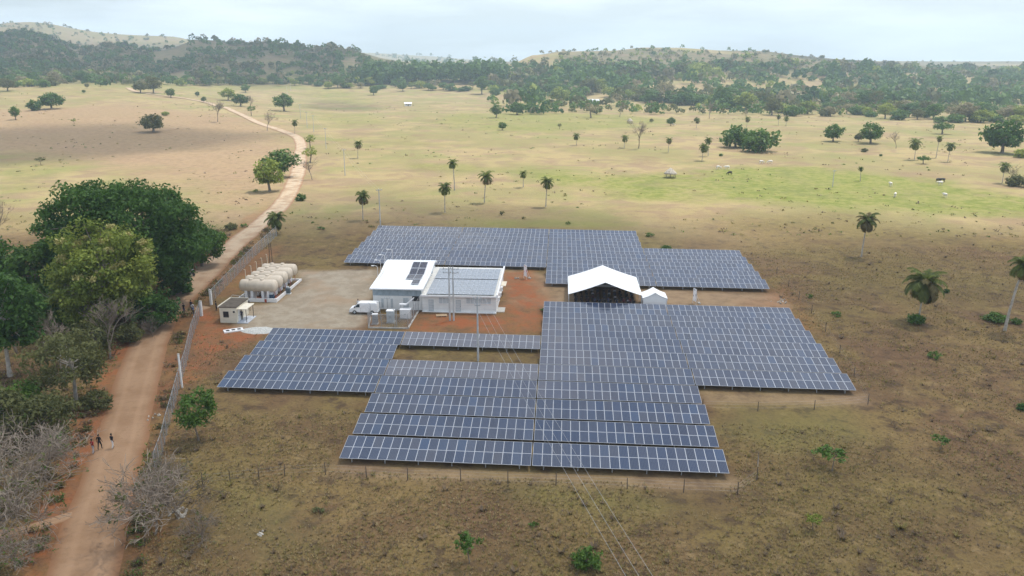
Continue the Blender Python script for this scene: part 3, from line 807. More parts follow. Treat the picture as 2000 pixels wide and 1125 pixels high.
MB().prism([(-.5,H3-.15),(D3+.35,HB3-.12),(D3+.35,HB3+.42),(-.5,H3+.28)], W3+.06, W3+.32, 'x').build("parapet", WHITEP, ann)
MB().box(-W3, W3, -.35, 0, -.7, .12).build("plinth", WHITEW, ann)
louvre(ann, "window", -3.35, -1.55, 1.55, 2.55); louvre(ann, "window", 1.25, 5.35, 1.6, 2.55, n=5, panes=6)
for x0_, x1_ in ((-5.15,-4.25),(-.55,.35)):
    d_ = MB().box(x0_, x1_, -.05, .01, .1, 2.2).build("door", GREYP, ann)
    MB().box(x0_-.06,x0_,-.06,.01,.1,2.26).box(x1_,x1_+.06,-.06,.01,.1,2.26).box(x0_,x1_,-.06,.01,2.2,2.26).build("frame", WHITEP, d_)
    MB().box(x1_-.14, x1_-.08, -.11, -.05, 1.0, 1.12).build("handle", DARK, d_)
    for kk in range(4): MB().box(x0_+.1, x1_-.18, -.062, -.051, .35+kk*.45, .62+kk*.45).build("door_panel", LOUV, d_)
ANPV = mat("annex_roof_module", (0.27, 0.295, 0.33), 0.22, 0.15, 1.5, spec=.6)
amesh = MB().box(-.49,.49,-.96,.96,0,.04).mesh("roof_panel", ANPV)
af = MB()
for a in ((-.505,.505,-.98,-.955),(-.505,.505,.955,.98),(-.505,-.485,-.955,.955),(.485,.505,-.955,.955)): af.box(*a, -.003, .047)
afm = af.mesh("frame", ALUF)
sl_ = math.atan2(HB3-H3, D3+.75)
for r_ in range(7):
    yy = .85 + r_*2.0 + (.45 if r_ >= 4 else 0)
    for k in range(11):
        z_ = H3 + (yy+.45)*math.tan(sl_) + .16
        p_ = link("roof_panel", amesh, ann, (-W3+1.35+k*1.03, yy, z_), (sl_, 0, 0)); p_.scale = (1.0,1,1); link("frame", afm, p_)
for yy, zz in ((2.2,1.7),(5.4,1.6),(8.5,1.7)):
    ac = MB().cbox(W3, W3+.42, yy, yy+.95, zz-.3, zz+.35, .03).build("condenser_unit", WHITEP, ann)
    MB().lathe([(.24,0),(.26,.01),(.26,.03)], 14, 'x', (W3+.42, yy+.42, zz)).build("fan_grille", DARK, ac)
MB().box(W3, W3+1.3, .6, 3.2, -.7, .05).build("side_step", CONC, ann)
MB().box(W3, W3+.9, 9.5, 12.5, 2.0, 2.1).build("side_canopy", CREAM, ann)

# ------------------------------------------------------------------ transformer yard beside the hall
CHAIN = bpy.data.materials.new("chain_link_mesh"); CHAIN.use_nodes = True
t = CHAIN.node_tree; b_ = t.nodes['Principled BSDF']; b_.inputs['Base Color'].default_value = (.42,.43,.46,1); b_.inputs['Roughness'].default_value = .5; b_.inputs['Metallic'].default_value = .3
tcn = t.nodes.new("ShaderNodeTexCoord"); rot = t.nodes.new("ShaderNodeMapping"); rot.inputs['Rotation'].default_value = (0, R(45), 0); rot.inputs['Scale'].default_value = (13, 13, 13)
sx = t.nodes.new("ShaderNodeSeparateXYZ"); t.links.new(tcn.outputs['Object'], rot.inputs[0]); t.links.new(rot.outputs[0], sx.inputs[0])
outs = []
for ax in ('X', 'Z'):
    f1 = t.nodes.new("ShaderNodeMath"); f1.operation = 'FRACT'; t.links.new(sx.outputs[ax], f1.inputs[0])
    f2 = t.nodes.new("ShaderNodeMath"); f2.operation = 'LESS_THAN'; f2.inputs[1].default_value = .15; t.links.new(f1.outputs[0], f2.inputs[0]); outs.append(f2)
mxm = t.nodes.new("ShaderNodeMath"); mxm.operation = 'MAXIMUM'; t.links.new(outs[0].outputs[0], mxm.inputs[0]); t.links.new(outs[1].outputs[0], mxm.inputs[1])
t.links.new(mxm.outputs[0], b_.inputs['Alpha'])

def chain_fence(name, pts, label, hgt=2.2, every=2.5, base=True, cap_post=True, group=None):
    """fence along world points; the mesh of each bay, each post and rail are its parts"""
    e = empty(name, pts[0]); tag(e, label, 'fence', group); o = Vector(pts[0])
    C = []
    for a, b in zip(pts, pts[1:]):
        n = max(1, round((Vector(b)-Vector(a)).length/every))
        for k in range(n): C.append(Vector(a).lerp(Vector(b), k/n))
    C.append(Vector(pts[-1]))
    for c in C: c.z = Ts(c.x, c.y)
    pmh = MB().tube([(0,0,-.4),(0,0,hgt+.08)], .045, 6).tube([(0,0,hgt+.08),(0.0,0.22,hgt+.38)], .025, 5).mesh("post", GALV)
    for i, c in enumerate(C):
        nx_ = C[min(i+1, len(C)-1)] - C[max(i-1, 0)]
        link("post", pmh, e, c-o, (0, 0, math.atan2(nx_.y, nx_.x)))
    for a, b in zip(C, C[1:]):
        d = b-a; ln = d.xy.length; az = math.atan2(d.y, d.x); sl = d.z/ln
        vs = [(0,0,.05),(ln,0,.05+sl*ln),(ln,0,hgt+sl*ln),(0,0,hgt)]
        MB().add(vs, [(0,1,2,3)]).build("mesh_bay", CHAIN, e, a-o, (0,0,az))
        MB().tube([(0,0,hgt+.02),(ln,0,hgt+.02+sl*ln)], .025, 5).build("top_rail", GALV, e, a-o, (0,0,az))
        if base: MB().box(0, ln, -.09, .09, -.4, .22).build("base_wall", CONC, e, a-o, (0,0,az))
    return e
yb = [ST(-21.2,51.0), ST(-21.3,42.4), ST(-27.6,42.2), ST(-28.4,47.0)]
chain_fence("yard_fence", yb, 'chain-link fence on low wall around the transformer yard beside the hall', 2.3, 2.1)
def cabinet(u, v, w, d, h, label, name="transformer_cabinet", m=GREYP, top=True):
    e = empty(name, ST(u, v), YAW); tag(e, label, 'cabinet')
    MB().cbox(-w/2, w/2, -d/2, d/2, .12, h, .03).build("body", m, e)
    MB().box(-w/2-.1, w/2+.1, -d/2-.1, d/2+.1, -.4, .118).build("plinth", CONC, e)
    MB().box(-w/2-.06, w/2+.06, -d/2-.06, d/2+.06, h+.002, h+.07).build("lid", WHITEP, e)
    for s in (-1, 1):
        dd = MB().box(s*w/4-w/4+.03, s*w/4+w/4-.03, -d/2-.025, -d/2-.002, .2, h-.1).build("door", m, e)
        MB().box(s*.08-.02, s*.08+.02, -d/2-.07, -d/2-.025, h*.5, h*.5+.15).build("handle", DARK, dd)
    for k in range(5): MB().box(w/2+.002, w/2+.05, -d/2+.1+k*(d-.2)/5, -d/2+.16+k*(d-.2)/5, .3, h-.25).build("cooling_fin", m, e)
    return e
cabinet(-24.7, 45.4, 1.15, 1.0, 1.95, 'tall grey transformer cabinet standing in the fenced yard')
cabinet(-22.7, 47.6, 1.7, 1.1, 1.5, 'wide pale switch cabinet under the cable tray in the yard', "switch_cabinet", WHITEP)
cabinet(-27.0, 44.3, .8, .7, 1.6, 'narrow grey cabinet in the yard corner near the van', "meter_cabinet", GALV)
tray = empty("cable_tray", ST(-22.6, 48.2), YAW); tag(tray, 'white bent cable tray stepping down from annex wall into the yard', 'cable tray')
MB().prism([(-1.2,2.05),(.0,2.05),(1.25,3.2),(1.25,3.38),(-.08,2.24),(-1.2,2.24)], -.25, .25, 'y').build("tray", WHITEP, tray)
for x in (-1.0, 0.0, 1.1): MB().tube([(x,0,-.4),(x,0,2.06 + (1.0 if x > 1 else 0))], .05, 6).build("support_post", GALV, tray)
def mast(u, v, h, label, arms=1):
    e = empty("equipment_mast", ST(u, v), YAW); tag(e, label, 'mast')
    MB().tube([(0,0,-.4),(0,0,h)], .06, 7).build("post", GALV, e)
    MB().tube([(-.5,0,h-.15),(.5,0,h-.15)], .035, 6).build("crossbar", GALV, e)
    for x in (-.4, 0, .4): MB().lathe([(.03,0),(.06,.04),(.03,.08),(.06,.12),(.03,.16),(.05,.2),(.02,.24)], 8, 'z', (x,0,h-.115)).build("insulator", GREYP, e)
mast(-26.6, 46.2, 3.1, 'short steel mast with insulators next to the tall transformer cabinet')
mast(-25.9, 48.6, 3.1, 'short steel mast with insulators close to the hall front wall')
mast(-23.4, 43.6, 2.8, 'short steel mast with insulators at the open end of the yard')

# ------------------------------------------------------------------ fuel tanks
TU, TV = -50.0, 54.0
bund = empty("tank_bund", ST(TU, TV), YAW); tag(bund, 'white low containment wall with red inner face around the fuel tanks', 'bund wall')
MB().box(-3.3,3.3,0,13.2,-.4,.06).build("floor_slab", mat("red_brown_floor", (.30,.13,.08), .85, .2, 1.5), bund)
MB().box(-3.5,3.5,-.22,0,-.4,.62).build("wall", WHITEP, bund); MB().box(-3.5,3.5,13.2,13.42,-.4,.55).build("wall", WHITEP, bund)
MB().box(3.3,3.5,0,13.2,-.4,.62).build("wall", WHITEP, bund); MB().box(-3.5,-3.3,0,13.2,-.4,.62).build("wall", WHITEP, bund)
MB().box(3.285,3.298,0.02,13.18,.07,.60).build("inner_face", REDP, bund); MB().box(1.35,1.75,-.235,-.221,-.1,.55).build("red_stripe", REDP, bund)
TR, TL_ = 1.08, 5.9
tprof = [(.02,-TL_/2-.42),(.45,-TL_/2-.36),(.82,-TL_/2-.2),(1.02,-TL_/2-.03),(TR,-TL_/2+.15)] 
tprof = tprof + [(r, -z) for r, z in tprof[::-1]]
tank_me = MB().lathe(tprof, 28, 'x').mesh("shell", TANKM, True)
TNAME = ['nearest the guardhouse', 'second from the guardhouse', 'in the middle of the row', 'fourth from the guardhouse', 'farthest from the guardhouse']
for k in range(5):
    e = empty("fuel_tank", ST(TU, TV+1.35+k*2.62, .06), YAW); tag(e, f'cream horizontal cylindrical fuel tank on concrete saddles, {TNAME[k]}', 'tank', 'fuel tanks in the walled bund')
    link("shell", tank_me, e, (-.1, 0, 2.45))
    for x in (-2.2, -1.15, .75, 1.75):
        MB().box(x-.2, x+.2, -.75, .75, 0, 1.66).build("saddle", WHITEP, e)
    for x in (-1.4, 0.6): MB().lathe([(.36,0),(.36,.16),(.30,.2)], 16, 'z', (x,0,2.45+TR-.04)).build("manhole", TANKM, e)
    for x in (-1.8, 1.3): MB().lathe([(TR+.012,-.05),(TR+.02,-.04),(TR+.02,.04),(TR+.012,.05)], 28, 'x', (x,0,2.45)).build("band", TANKM, e)
    MB().tube([(-2.3,.1,2.45+TR-.05),(-2.3,.1,5.2),(-2.45,.1,5.32),(-2.6,.1,5.2)], .045, 6).build("vent_pipe", CREAM, e)
    MB().tube([(2.6,0,1.7),(2.75,0,.9),(2.75,0,.35)], .05, 6).build("outlet_pipe", REDP, e)
for (u, v, c, lb) in ((TU+2.35, TV+.75, (.03,.06,.11), 'dark blue pump set on the corner of the tank bund'), (TU+3.75, TV+5.0, (.10,.13,.15), 'dark grey pump box against the outer side of the bund wall')):
    e = empty("pump_set", ST(u, v, .06 if u < TU+3.4 else 0), YAW); tag(e, lb, 'pump')
    mm = mat("pump_paint_%d" % int(c[2]*100), c, .5, .15, 3)
    MB().cbox(-.4,.4,-.3,.3,.1,1.05,.05).build("housing", mm, e); MB().lathe([(.18,-.3),(.2,-.25),(.2,.2),(.1,.25)], 12, 'x', (0,-.05,1.2)).build("motor", GREYP, e)
    MB().box(-.5,.5,-.4,.4,-.06,.098).build("base", WHITEP, e)

# ------------------------------------------------------------------ guardhouse
gh = empty("guardhouse", ST(-50.3, 42.8), YAW); tag(gh, 'small cream guardhouse with brown flat roof and side canopy', 'building')
gw = MB(); 
for a in ((-1.5,1.25,0,.15),(-1.5,1.25,4.65,4.8),(-1.5,-1.35,.15,4.65),(1.1,1.25,.15,4.65)): gw.box(*a, -.5, 2.55)
gw.build("wall", CREAM, gh)
MB().box(-1.6,1.34,-.1,4.9,2.552,2.68).build("roof", BROWNROOF, gh)
MB().box(-1.72,-1.602,-.1,4.9,2.5,2.82).box(-1.6,1.34,4.9,5.0,2.5,2.8).build("parapet", CREAM, gh)
w_ = MB().box(-.85,-.1,-.02,.0,1.0,1.85).build("window", GLASS, gh)
MB().box(-.92,-.85,-.05,.0,.93,1.92).box(-.1,-.03,-.05,.0,.93,1.92).box(-.85,-.1,-.05,0,.93,1.0).box(-.85,-.1,-.05,0,1.85,1.92).box(-.5,-.45,-.04,-.021,1.0,1.85).build("frame", DARK, w_)
MB().box(.75,1.0,-.16,0,1.75,2.0).build("floodlight", DARK, gh)
dg = MB().box(1.252,1.29,.6,1.5,.05,2.1).build("door", WHITEP, gh); MB().box(1.29,1.34,.7,.75,1.0,1.12).build("handle", DARK, dg)
MB().box(1.262,2.9,.1,3.4,2.22,2.34).build("canopy", CREAM, gh)
for y in (.3, 3.2): MB().tube([(2.7,y,-.4),(2.7,y,2.22)], .05, 6).build("canopy_post", DARK, gh)
MB().box(1.252,3.0,-.1,3.6,-.4,.10).build("step_slab", mat("pale_blue_slab", (.5,.53,.58), .8, .1, 2), gh)
MB().tube([(-1.66,4.95,2.8),(-1.3,4.95,3.2),(.2,4.95,3.05),(1.3,4.95,3.1)], .04, 5).build("conduit", CONC, gh)
# slab with three openings
sb = empty("cesspit_cover", GP(456,646), YAW+.55); tag(sb, 'white concrete pit cover with three dark hatches on red soil', 'pit cover')
MB().box(-1.45,1.45,-.7,.7,-.2,.16).build("slab", WHITEP, sb)
for x in (-.85, 0, .85): MB().box(x-.25,x+.25,-.3,.3,.161,.19).build("hatch", DARK, sb)

# ------------------------------------------------------------------ fences along the road and the gate columns
f1 = [GP(*p) for p in ((413,592),(452,550),(494,505),(540,462))]
chain_fence("road_fence", f1, 'grey chain-link fence running from the gate column up beside the tanks', 2.3, 2.5, False)
f2 = [GP(*p) for p in ((391,618),(376,660),(364,715),(350,760),(337,810),(326,850),(318,886),(304,925))]
chain_fence("road_fence", f2, 'grey chain-link fence running from the gate down past the three walkers', 2.3, 2.2, False)
for (px_, py_), lb, h_ in (((413,595),'concrete gate column on the tank side of the entrance',2.6), ((394,617),'concrete gate column on the panel side of the entrance',2.5), ((356,757),'tall pale concrete post standing in the lower road fence',4.6)):
    ws = .55 if h_ > 4 else 1.0; e = empty("gate_column", GP(px_, py_)); e.rotation_euler.z = YAW; tag(e, lb, 'column')
    MB().cbox(-.18*ws,.18*ws,-.18*ws,.18*ws,-.4,h_,.02).build("shaft", WHITEW, e); MB().box(-.21*ws,.21*ws,-.21*ws,.21*ws,h_+.002,h_+.08).build("cap", CONC, e)

# thin post-and-wire fence round the front of the plant
wf = [GP(*p) for p in ((396,948),(450,942),(506,936),(556,930),(636,927),(716,932),(796,938),(900,940),(992,946),(1086,948),(1225,955),(1335,962),(1440,966),(1478,938),(1420,850)[:0] or (1480,905))]
def wire_fence(pts, label):
    e = empty("wire_fence", pts[0]); tag(e, label, 'fence'); o = pts[0]
    for p in pts:
        h_ = random.uniform(1.25,1.6); tl = random.uniform(-.05,.05)
        MB().tube([(0,0,-.3),(tl*.5,0,h_*.5),(tl,tl,h_)], [.055,.05,.04], 6).build("post", WOODP, e, p-o)
    for z in (.4,.8,1.15):
        MB().tube([tuple(p-o+Vector((0,0,z))) for p in pts], .006, 3, cap=False).build("wire", WIREM, e)
wire_fence(wf, 'thin wooden post and wire fence in front of the lowest solar row')
wire_fence([GP(*p) for p in ((1372,800),(1480,803),(1590,800),(1695,790),(1668,735),(1640,690),(1612,648),(1585,612),(1560,585),(1540,560),(1517,535))], 'thin post and wire fence turning round the outer solar block')

# ------------------------------------------------------------------ tents, banners
def tent(name, u, v, w, d, he, ha, label, skirt=False):
    e = empty(name, ST(u, v), YAW); tag(e, label, 'tent')
    hw = w/2; o = .12; th = .05
    r = MB()
    N, K = 8, 8
    def z(x, y): # slight sag of the fabric between frames
        t_ = abs(x)/(hw+o); return ha + (he-ha)*t_ - .10*math.sin(math.pi*t_)*(1) - .05*abs(math.sin(y/d*math.pi*3))*math.sin(math.pi*t_)
    vs, fs = [], []
    for i in range(-N, N+1):
        for j in range(K*2+1):
            x = i/N*(hw+o); y = -o + j/(2*K)*(d+2*o); vs.append((x, y, z(x, max(0,min(d,y)))))
    J = 2*K+1
    for i in range(2*N):
        for j in range(J-1): a = i*J+j; fs.append((a, a+1, a+J+1, a+J))
    n0 = len(vs); vs += [(x,y,zz-th) for x,y,zz in vs]
    fs += [tuple(n0+q for q in f[::-1]) for f in fs]
    r.add(vs, fs); r.build("roof", TENTM, e, smooth=True)
    for s in (-1, 1):
        x_ = s*(hw+o)
        MB().box(min(x_,x_-s*.04), max(x_,x_-s*.04), -o, d+o, he-.38, he-.052).build("valance", TENTM, e)
    n = max(2, round(d/4)+1)
    for k in range(n):
        for s in (-1,1): MB().tube([(s*hw,k*d/(n-1),-.4),(s*hw,k*d/(n-1),he-.06)], .05, 6).build("pole", ALU, e)
        if not skirt and 0 < k < n-1: MB().tube([(-hw,k*d/(n-1),he-.1),(0,k*d/(n-1),ha-.2),(hw,k*d/(n-1),he-.1)], .04, 5).build("roof_beam", ALU, e)
    if skirt:
        for s in (-1,1): MB().box(s*hw-.02, s*hw+.02, 0, d, .02, he-.4).build("side_wall", TENTM, e)
        MB().box(-hw+.02, hw-.02, -.02, .02, .02, he-.05).build("front_wall", TENTM, e); MB().box(-hw+.02, hw-.02, d-.02, d+.02, .02, he-.05).build("back_wall", TENTM, e)
        for y in (0, d): MB().prism([(-hw,he-.05),(hw,he-.05),(0,ha-.1)], y-.015, y+.015, 'y').build("gable", TENTM, e)
    else:
        MB().box(-hw+.1, hw-.1, d-.03, d+.03, .05, he-.4).build("back_wall", TENTM, e)
        MB().prism([(-hw,he-.4),(hw,he-.4),(0,ha-.15)], d-.02, d+.02, 'y').build("gable", TENTM, e)
    return e
tent("event_tent", 10.2, 56.4, 12.4, 11.8, 2.15, 4.35, 'large white gabled event tent with a seated crowd under its roof')
tent("small_tent", 18.7, 56.4, 4.0, 3.4, 1.75, 2.75, 'small white closed tent next to the large event tent', True)
def banner(px_, py_, label, red, rzb):
    e = empty("banner_stand", GP(px_, py_), rzb); tag(e, label, 'banner')
    bm_ = bpy.data.materials.new("banner_print"); bm_.use_nodes = True; t = bm_.node_tree; b = t.nodes['Principled BSDF']; b.inputs['Roughness'].default_value = .6
    tcn = t.nodes.new("ShaderNodeTexCoord"); gr = t.nodes.new("ShaderNodeTexNoise"); gr.inputs['Scale'].default_value = 1.4; gr.inputs['Detail'].default_value = 2
    t.links.new(tcn.outputs['Object'], gr.inputs[0]); rp_ = t.nodes.new("ShaderNodeValToRGB"); rp_.color_ramp.interpolation = 'CONSTANT'
    rp_.color_ramp.elements[0].color = (.82,.80,.80,1); rp_.color_ramp.elements[1].color = (*red,1); rp_.color_ramp.elements[1].position = .60
    t.links.new(gr.outputs['Fac'], rp_.inputs[0]); t.links.new(rp_.outputs[0], b.inputs['Base Color'])
    MB().box(-.55,.55,-.03,.03,.55,2.75).build("print", bm_, e)
    for x in (-.58,.58): MB().tube([(x,0,-.3),(x,0,2.8)], .035, 6).build("post", ALU, e)
    MB().tube([(-.58,.0,2.78),(.58,0,2.78)], .03, 6).build("top_bar", ALU, e)
    for x in (-.4,.4): MB().tube([(x,.03,2.0),(x,.9,.02)], .03, 6).build("stay", ALU, e)
    MB().box(-.35,.35,.75,1.05,-.3,.22).build("ballast_block", CONC, e)
banner(1026,545,'white printed banner with red mark on a stand behind the annex',(.55,.06,.08),R(-62))
banner(1356,594,'white and dark printed banner on a stand beyond the small tent',(.05,.07,.12),R(-75))

# ------------------------------------------------------------------ poles, wires, lamps
def utility_pole(p, h, label, arms=((0.25,1.1),), rz_=0.0, twin=False, r=.16):
    e = empty("utility_pole", p, rz_); tag(e, label, 'utility pole')
    for x in ((-.32,.32) if twin else (0,)):
        MB().tube([(x,0,-.6),(x,0,h)], [r, r*.62], 10).build("shaft", POLEM, e)
    for dz, hw in arms:
        c_ = MB().box(-hw,hw,-.16,-.06,h-dz-.06,h-dz+.06).build("crossarm", GALV, e)
        for x in (-hw*.9, 0, hw*.9): MB().lathe([(.03,0),(.07,.05),(.04,.09),(.07,.14),(.04,.18),(.05,.24)], 8, 'z', (x,-.11,h-dz+.061)).build("insulator", GREYP, c_)
    return e
P1 = ST(-15.0, 47.0); P2 = ST(-8.9, 30.0); P3 = Vector((14.5, 20.0, Ts(14.5, 20.0)))
utility_pole(P1, 9.0, 'twin-shaft grey utility pole with two crossarms in front of the annex', ((.3,1.3),(.95,1.3)), YAW, True)
utility_pole(P2, 9.6, 'single grey utility pole rising between the front solar tables', ((.35,.55),(1.3,.4)), YAW)
utility_pole(P3, 9.6, 'grey utility pole carrying the wires onward from the solar plant', ((.3,1.1),), YAW)
UP = [((743,441),'tall grey utility pole behind the far corner of the solar field'),((674,343),'pale roadside utility pole on sunlit pasture, first beyond the solar field'),((637,290),'pale roadside utility pole, second beyond the solar field'),((613,258),'pale roadside utility pole near the road bend, third beyond the field'),((600,250),'pale roadside utility pole just above the road bend'),((587,231),'pale roadside utility pole beyond the bend by the round tree'),((561,185),'thin far utility pole in front of the dark hills'),((568,178),'thin far utility pole, the second one before the hills'),((1626,365),'slender pale pole standing in the green marsh')]
UPP = []
for pp, lb in UP:
    p = GP(*pp); UPP.append(p); utility_pole(p, 9.2 if pp[0] != 1626 else 5.5, lb, ((.3,.7),), R(25), r=.15)
mt = bpy.data.materials
def wires(a, b, offs, sag, label, n=24):
    e = empty("power_line", a); tag(e, label, 'power line')
    for ox in offs:
        pts = []
        for k in range(n+1):
            t_ = k/n; p = a.lerp(b, t_) + Vector((ox*CY, ox*SY, -sag*4*t_*(1-t_))); pts.append(tuple(p-a))
        MB().tube(pts, .012, 4, cap=False).build("wire", mat("bare_wire", (.42,.42,.42), .4, .1, 3, metal=.5), e)
wires(P2+Vector((0,0,9.5)), P3+Vector((0,0,9.6)), (-.9,0,.95), 1.2, 'three bare wires sweeping over the front solar tables to the camera side')
wires(P1+Vector((0,0,9.0)), P2+Vector((0,0,9.5)), (-.5,0,.5), .5, 'short span of wires linking the twin pole and the single pole')
for k in range(5):
    wires(UPP[k]+Vector((0,0,9.0)), UPP[k+1]+Vector((0,0,9.0)), (-.5,.5), 1.0, f'pair of roadside wires, {ORD[k]} span counted from the solar field', 10)

LN = ['lowest', 'second', 'third', 'tallest-looking']
for k, (px_, py_) in enumerate(((737,519),(743,508),(751,497.5),(766,487))):
    hL = 4.6; p = GP(px_, py_, hL); e = empty("yard_lamp", p, YAW); tag(e, f'white gooseneck yard lamp beside the hall, {ORD[k]} of the row going back', 'lamp', 'gooseneck lamps beside the hall')
    MB().tube([(0,0,-.4),(0,0,hL-.35),(-.1,0,hL-.12),(-.35,0,hL),(-.7,0,hL)], [.06,.05,.045,.04,.04], 7).build("post", WHITEP, e)
    MB().cbox(-1.15,-.65,-.12,.12,hL-.08,hL+.06,.03).build("lamp_head", WHITEP, e)
# ------------------------------------------------------------------ vegetation: leaf materials
BARK = mat("grey_brown_bark", (0.20, 0.165, 0.13), 0.9, 0.25, 3)
PALEBARK = mat("pale_bark", (0.40, 0.36, 0.31), 0.9, 0.2, 3)
TWIG = mat("bare_grey_twigs", (0.285, 0.230, 0.180), 0.9, 0.25, 1.0)
TWIGB = mat("bare_brown_twigs", (0.19, 0.15, 0.115), 0.9, 0.25, 1.0)
PALMT = mat("palm_trunk", (0.42, 0.38, 0.33), 0.9, 0.2, 3)
LD = leaf_mat("leaf_dark_green", (0.018, 0.056, 0.010), (0.085, 0.175, 0.028))
LM = leaf_mat("leaf_mid_green", (0.036, 0.088, 0.015), (0.130, 0.225, 0.038))
LY = leaf_mat("leaf_yellow_green", (0.085, 0.145, 0.020), (0.350, 0.390, 0.068))
LO = leaf_mat("leaf_olive", (0.065, 0.078, 0.024), (0.170, 0.175, 0.060))
LP = leaf_mat("leaf_pale_dry", (0.16, 0.145, 0.075), (0.33, 0.29, 0.16))
LB = leaf_mat("leaf_bright_green", (0.040, 0.095, 0.016), (0.120, 0.215, 0.035))
LBL = leaf_mat("blossom_yellow", (0.33, 0.30, 0.09), (0.52, 0.46, 0.18), 0.2)
PALMG = leaf_mat("palm_frond_green", (0.060, 0.095, 0.022), (0.220, 0.255, 0.060), .5)
PALMD = leaf_mat("palm_frond_dry", (0.10, 0.085, 0.035), (0.22, 0.18, 0.07))

def leaf_quads(C, n, spread, size, flat=0.75, r=rng, droop=0.0):
    """n leaves round each clump centre; returns vertices, quads and a value per leaf"""
    K = len(C); N = K*n
    sp = np.repeat(np.broadcast_to(np.asarray(spread, float), (K,)), n)
    d = r.normal(size=(N,3)); d /= np.linalg.norm(d, axis=1)[:,None]
    rad = r.random(N)**0.45
    P = np.repeat(C, n, 0) + d*(rad*sp)[:,None]*np.array([1,1,flat])
    nrm = d*0.7 + r.normal(size=(N,3))*0.7 + np.array([0,0,0.5]); nrm /= np.linalg.norm(nrm, axis=1)[:,None]
    a = np.cross(nrm, r.normal(size=(N,3))); a /= np.linalg.norm(a, axis=1)[:,None]; b = np.cross(nrm, a)
    s = size*(0.6+0.8*r.random(N))
    a *= s[:,None]; b *= (s*0.62)[:,None]
    V = np.stack([P-a*.9, P+b*.8-a*.1, P+a, P-b*.8-a*.1], 1); V[:,2,2] -= droop*s
    cl = np.repeat(r.random(K), n)
    lv = np.clip(0.22 + 0.40*cl + 0.30*r.random(N) + 0.22*(nrm[:,2]-.3)*0.4, 0, 1)
    Q = np.arange(N*4).reshape(N,4)
    return V.reshape(-1,3), Q, lv

def crown_centres(n, rx, rz, zc, r, flatbot=0.35, lumps=6, hollow=.45):
    out = []; L_ = r.normal(size=(lumps,3)); L_ /= np.linalg.norm(L_, axis=1)[:,None]; amp = 0.75 + 0.35*r.random(lumps)
    while len(out) < n:
        d = r.normal(size=3); d /= np.linalg.norm(d)
        k = np.argmax(L_ @ d); w = max(0, (L_[k] @ d))**3
        rad = (0.72 + (amp[k]-0.72)*w) * (hollow + (1-hollow)*r.random()**0.6)
        p = d*rad
        if p[2] < -flatbot: p[2] = -flatbot - (p[2]+flatbot)*-0.15
        out.append((p[0]*rx, p[1]*rx, zc + p[2]*rz))
    return np.array(out)

def trunk_mesh(name, h, r0, centres, m, nb=7, rnd=random, lean=.06, n=7):
    b = MB(); top = Vector((rnd.uniform(-lean,lean)*h, rnd.uniform(-lean,lean)*h, h*.55))
    b.tube([(0,0,-.3*r0-.15*h*.1),(0,0,.06*h),tuple(top*.5),tuple(top)], [r0*1.5, r0, r0*.8, r0*.6], n)
    idx = list(range(len(centres))); rnd.shuffle(idx)
    for k in idx[:nb]:
        c = Vector(centres[k]); s_ = Vector(top)*rnd.uniform(.6,1.0); mid = s_.lerp(c, .5) + Vector((0,0,.04*h))
        b.tube([tuple(s_), tuple(mid), tuple(c)], [r0*.42, r0*.26, r0*.08], 5)
    return b.mesh(name, m)

def make_variant(seed, rx=1.0, H=2.0, clear=.25, nclump=46, nleaf=26, size=.075, spread=.26, flatbot=.4, trunk=True, lumps=6):
    """unit tree: crown radius about 1, total height H; returns (crown mesh maker data, trunk data)"""
    r = np.random.default_rng(seed); rnd = random.Random(seed)
    zc = H*(clear + (1-clear)*.48); rz = H*(1-clear)*.55
    C = crown_centres(nclump, rx*.92, rz*.9, zc, r, flatbot, lumps)
    V, Q, lv = leaf_quads(C, nleaf, spread*(0.8+.5*r.random(nclump)), size, r=r)
    return V, Q, lv, C, rnd
VAR = {}
def variant(kind, seed):
    key = (kind, seed)
    if key in VAR: return VAR[key]
    spec = dict(
        round=dict(H=2.0, clear=.14, nclump=60, nleaf=30, size=.085, spread=.27, flatbot=.55),
        dome=dict(H=1.35, clear=.07, nclump=60, nleaf=30, size=.085, spread=.25, flatbot=.4),
        tall=dict(H=3.0, clear=.18, nclump=64, nleaf=28, size=.10, spread=.30, flatbot=.8, lumps=9),
        loose=dict(H=2.2, clear=.3, nclump=30, nleaf=24, size=.075, spread=.22, flatbot=.5, lumps=8),
        spread=dict(H=1.15, clear=.35, nclump=44, nleaf=24, size=.075, spread=.20, flatbot=.3),
        bush=dict(H=1.25, clear=0.0, nclump=40, nleaf=26, size=.11, spread=.32, flatbot=.7),
        sapling=dict(H=2.3, clear=.45, nclump=14, nleaf=22, size=.13, spread=.30, flatbot=.5, lumps=5),
        weed=dict(H=1.0, clear=.05, nclump=12, nleaf=14, size=.16, spread=.35, flatbot=.5),
    )[kind]
    V, Q, lv, C, rnd = make_variant(seed, **spec)
    tm = trunk_mesh("trunk", spec['H'], .075 if kind not in ('sapling','weed') else .04, C, BARK, 6, rnd, n=6)
    VAR[key] = (V, Q, lv, tm); return VAR[key]
CROWN = {}
def crown_mesh(kind, seed, m):
    k = (kind, seed, m.name)
    if k not in CROWN:
        V, Q, lv, tm = variant(kind, seed); CROWN[k] = mesh_np("crown", V, Q, m, lv=lv)
    return CROWN[k], variant(kind, seed)[3]

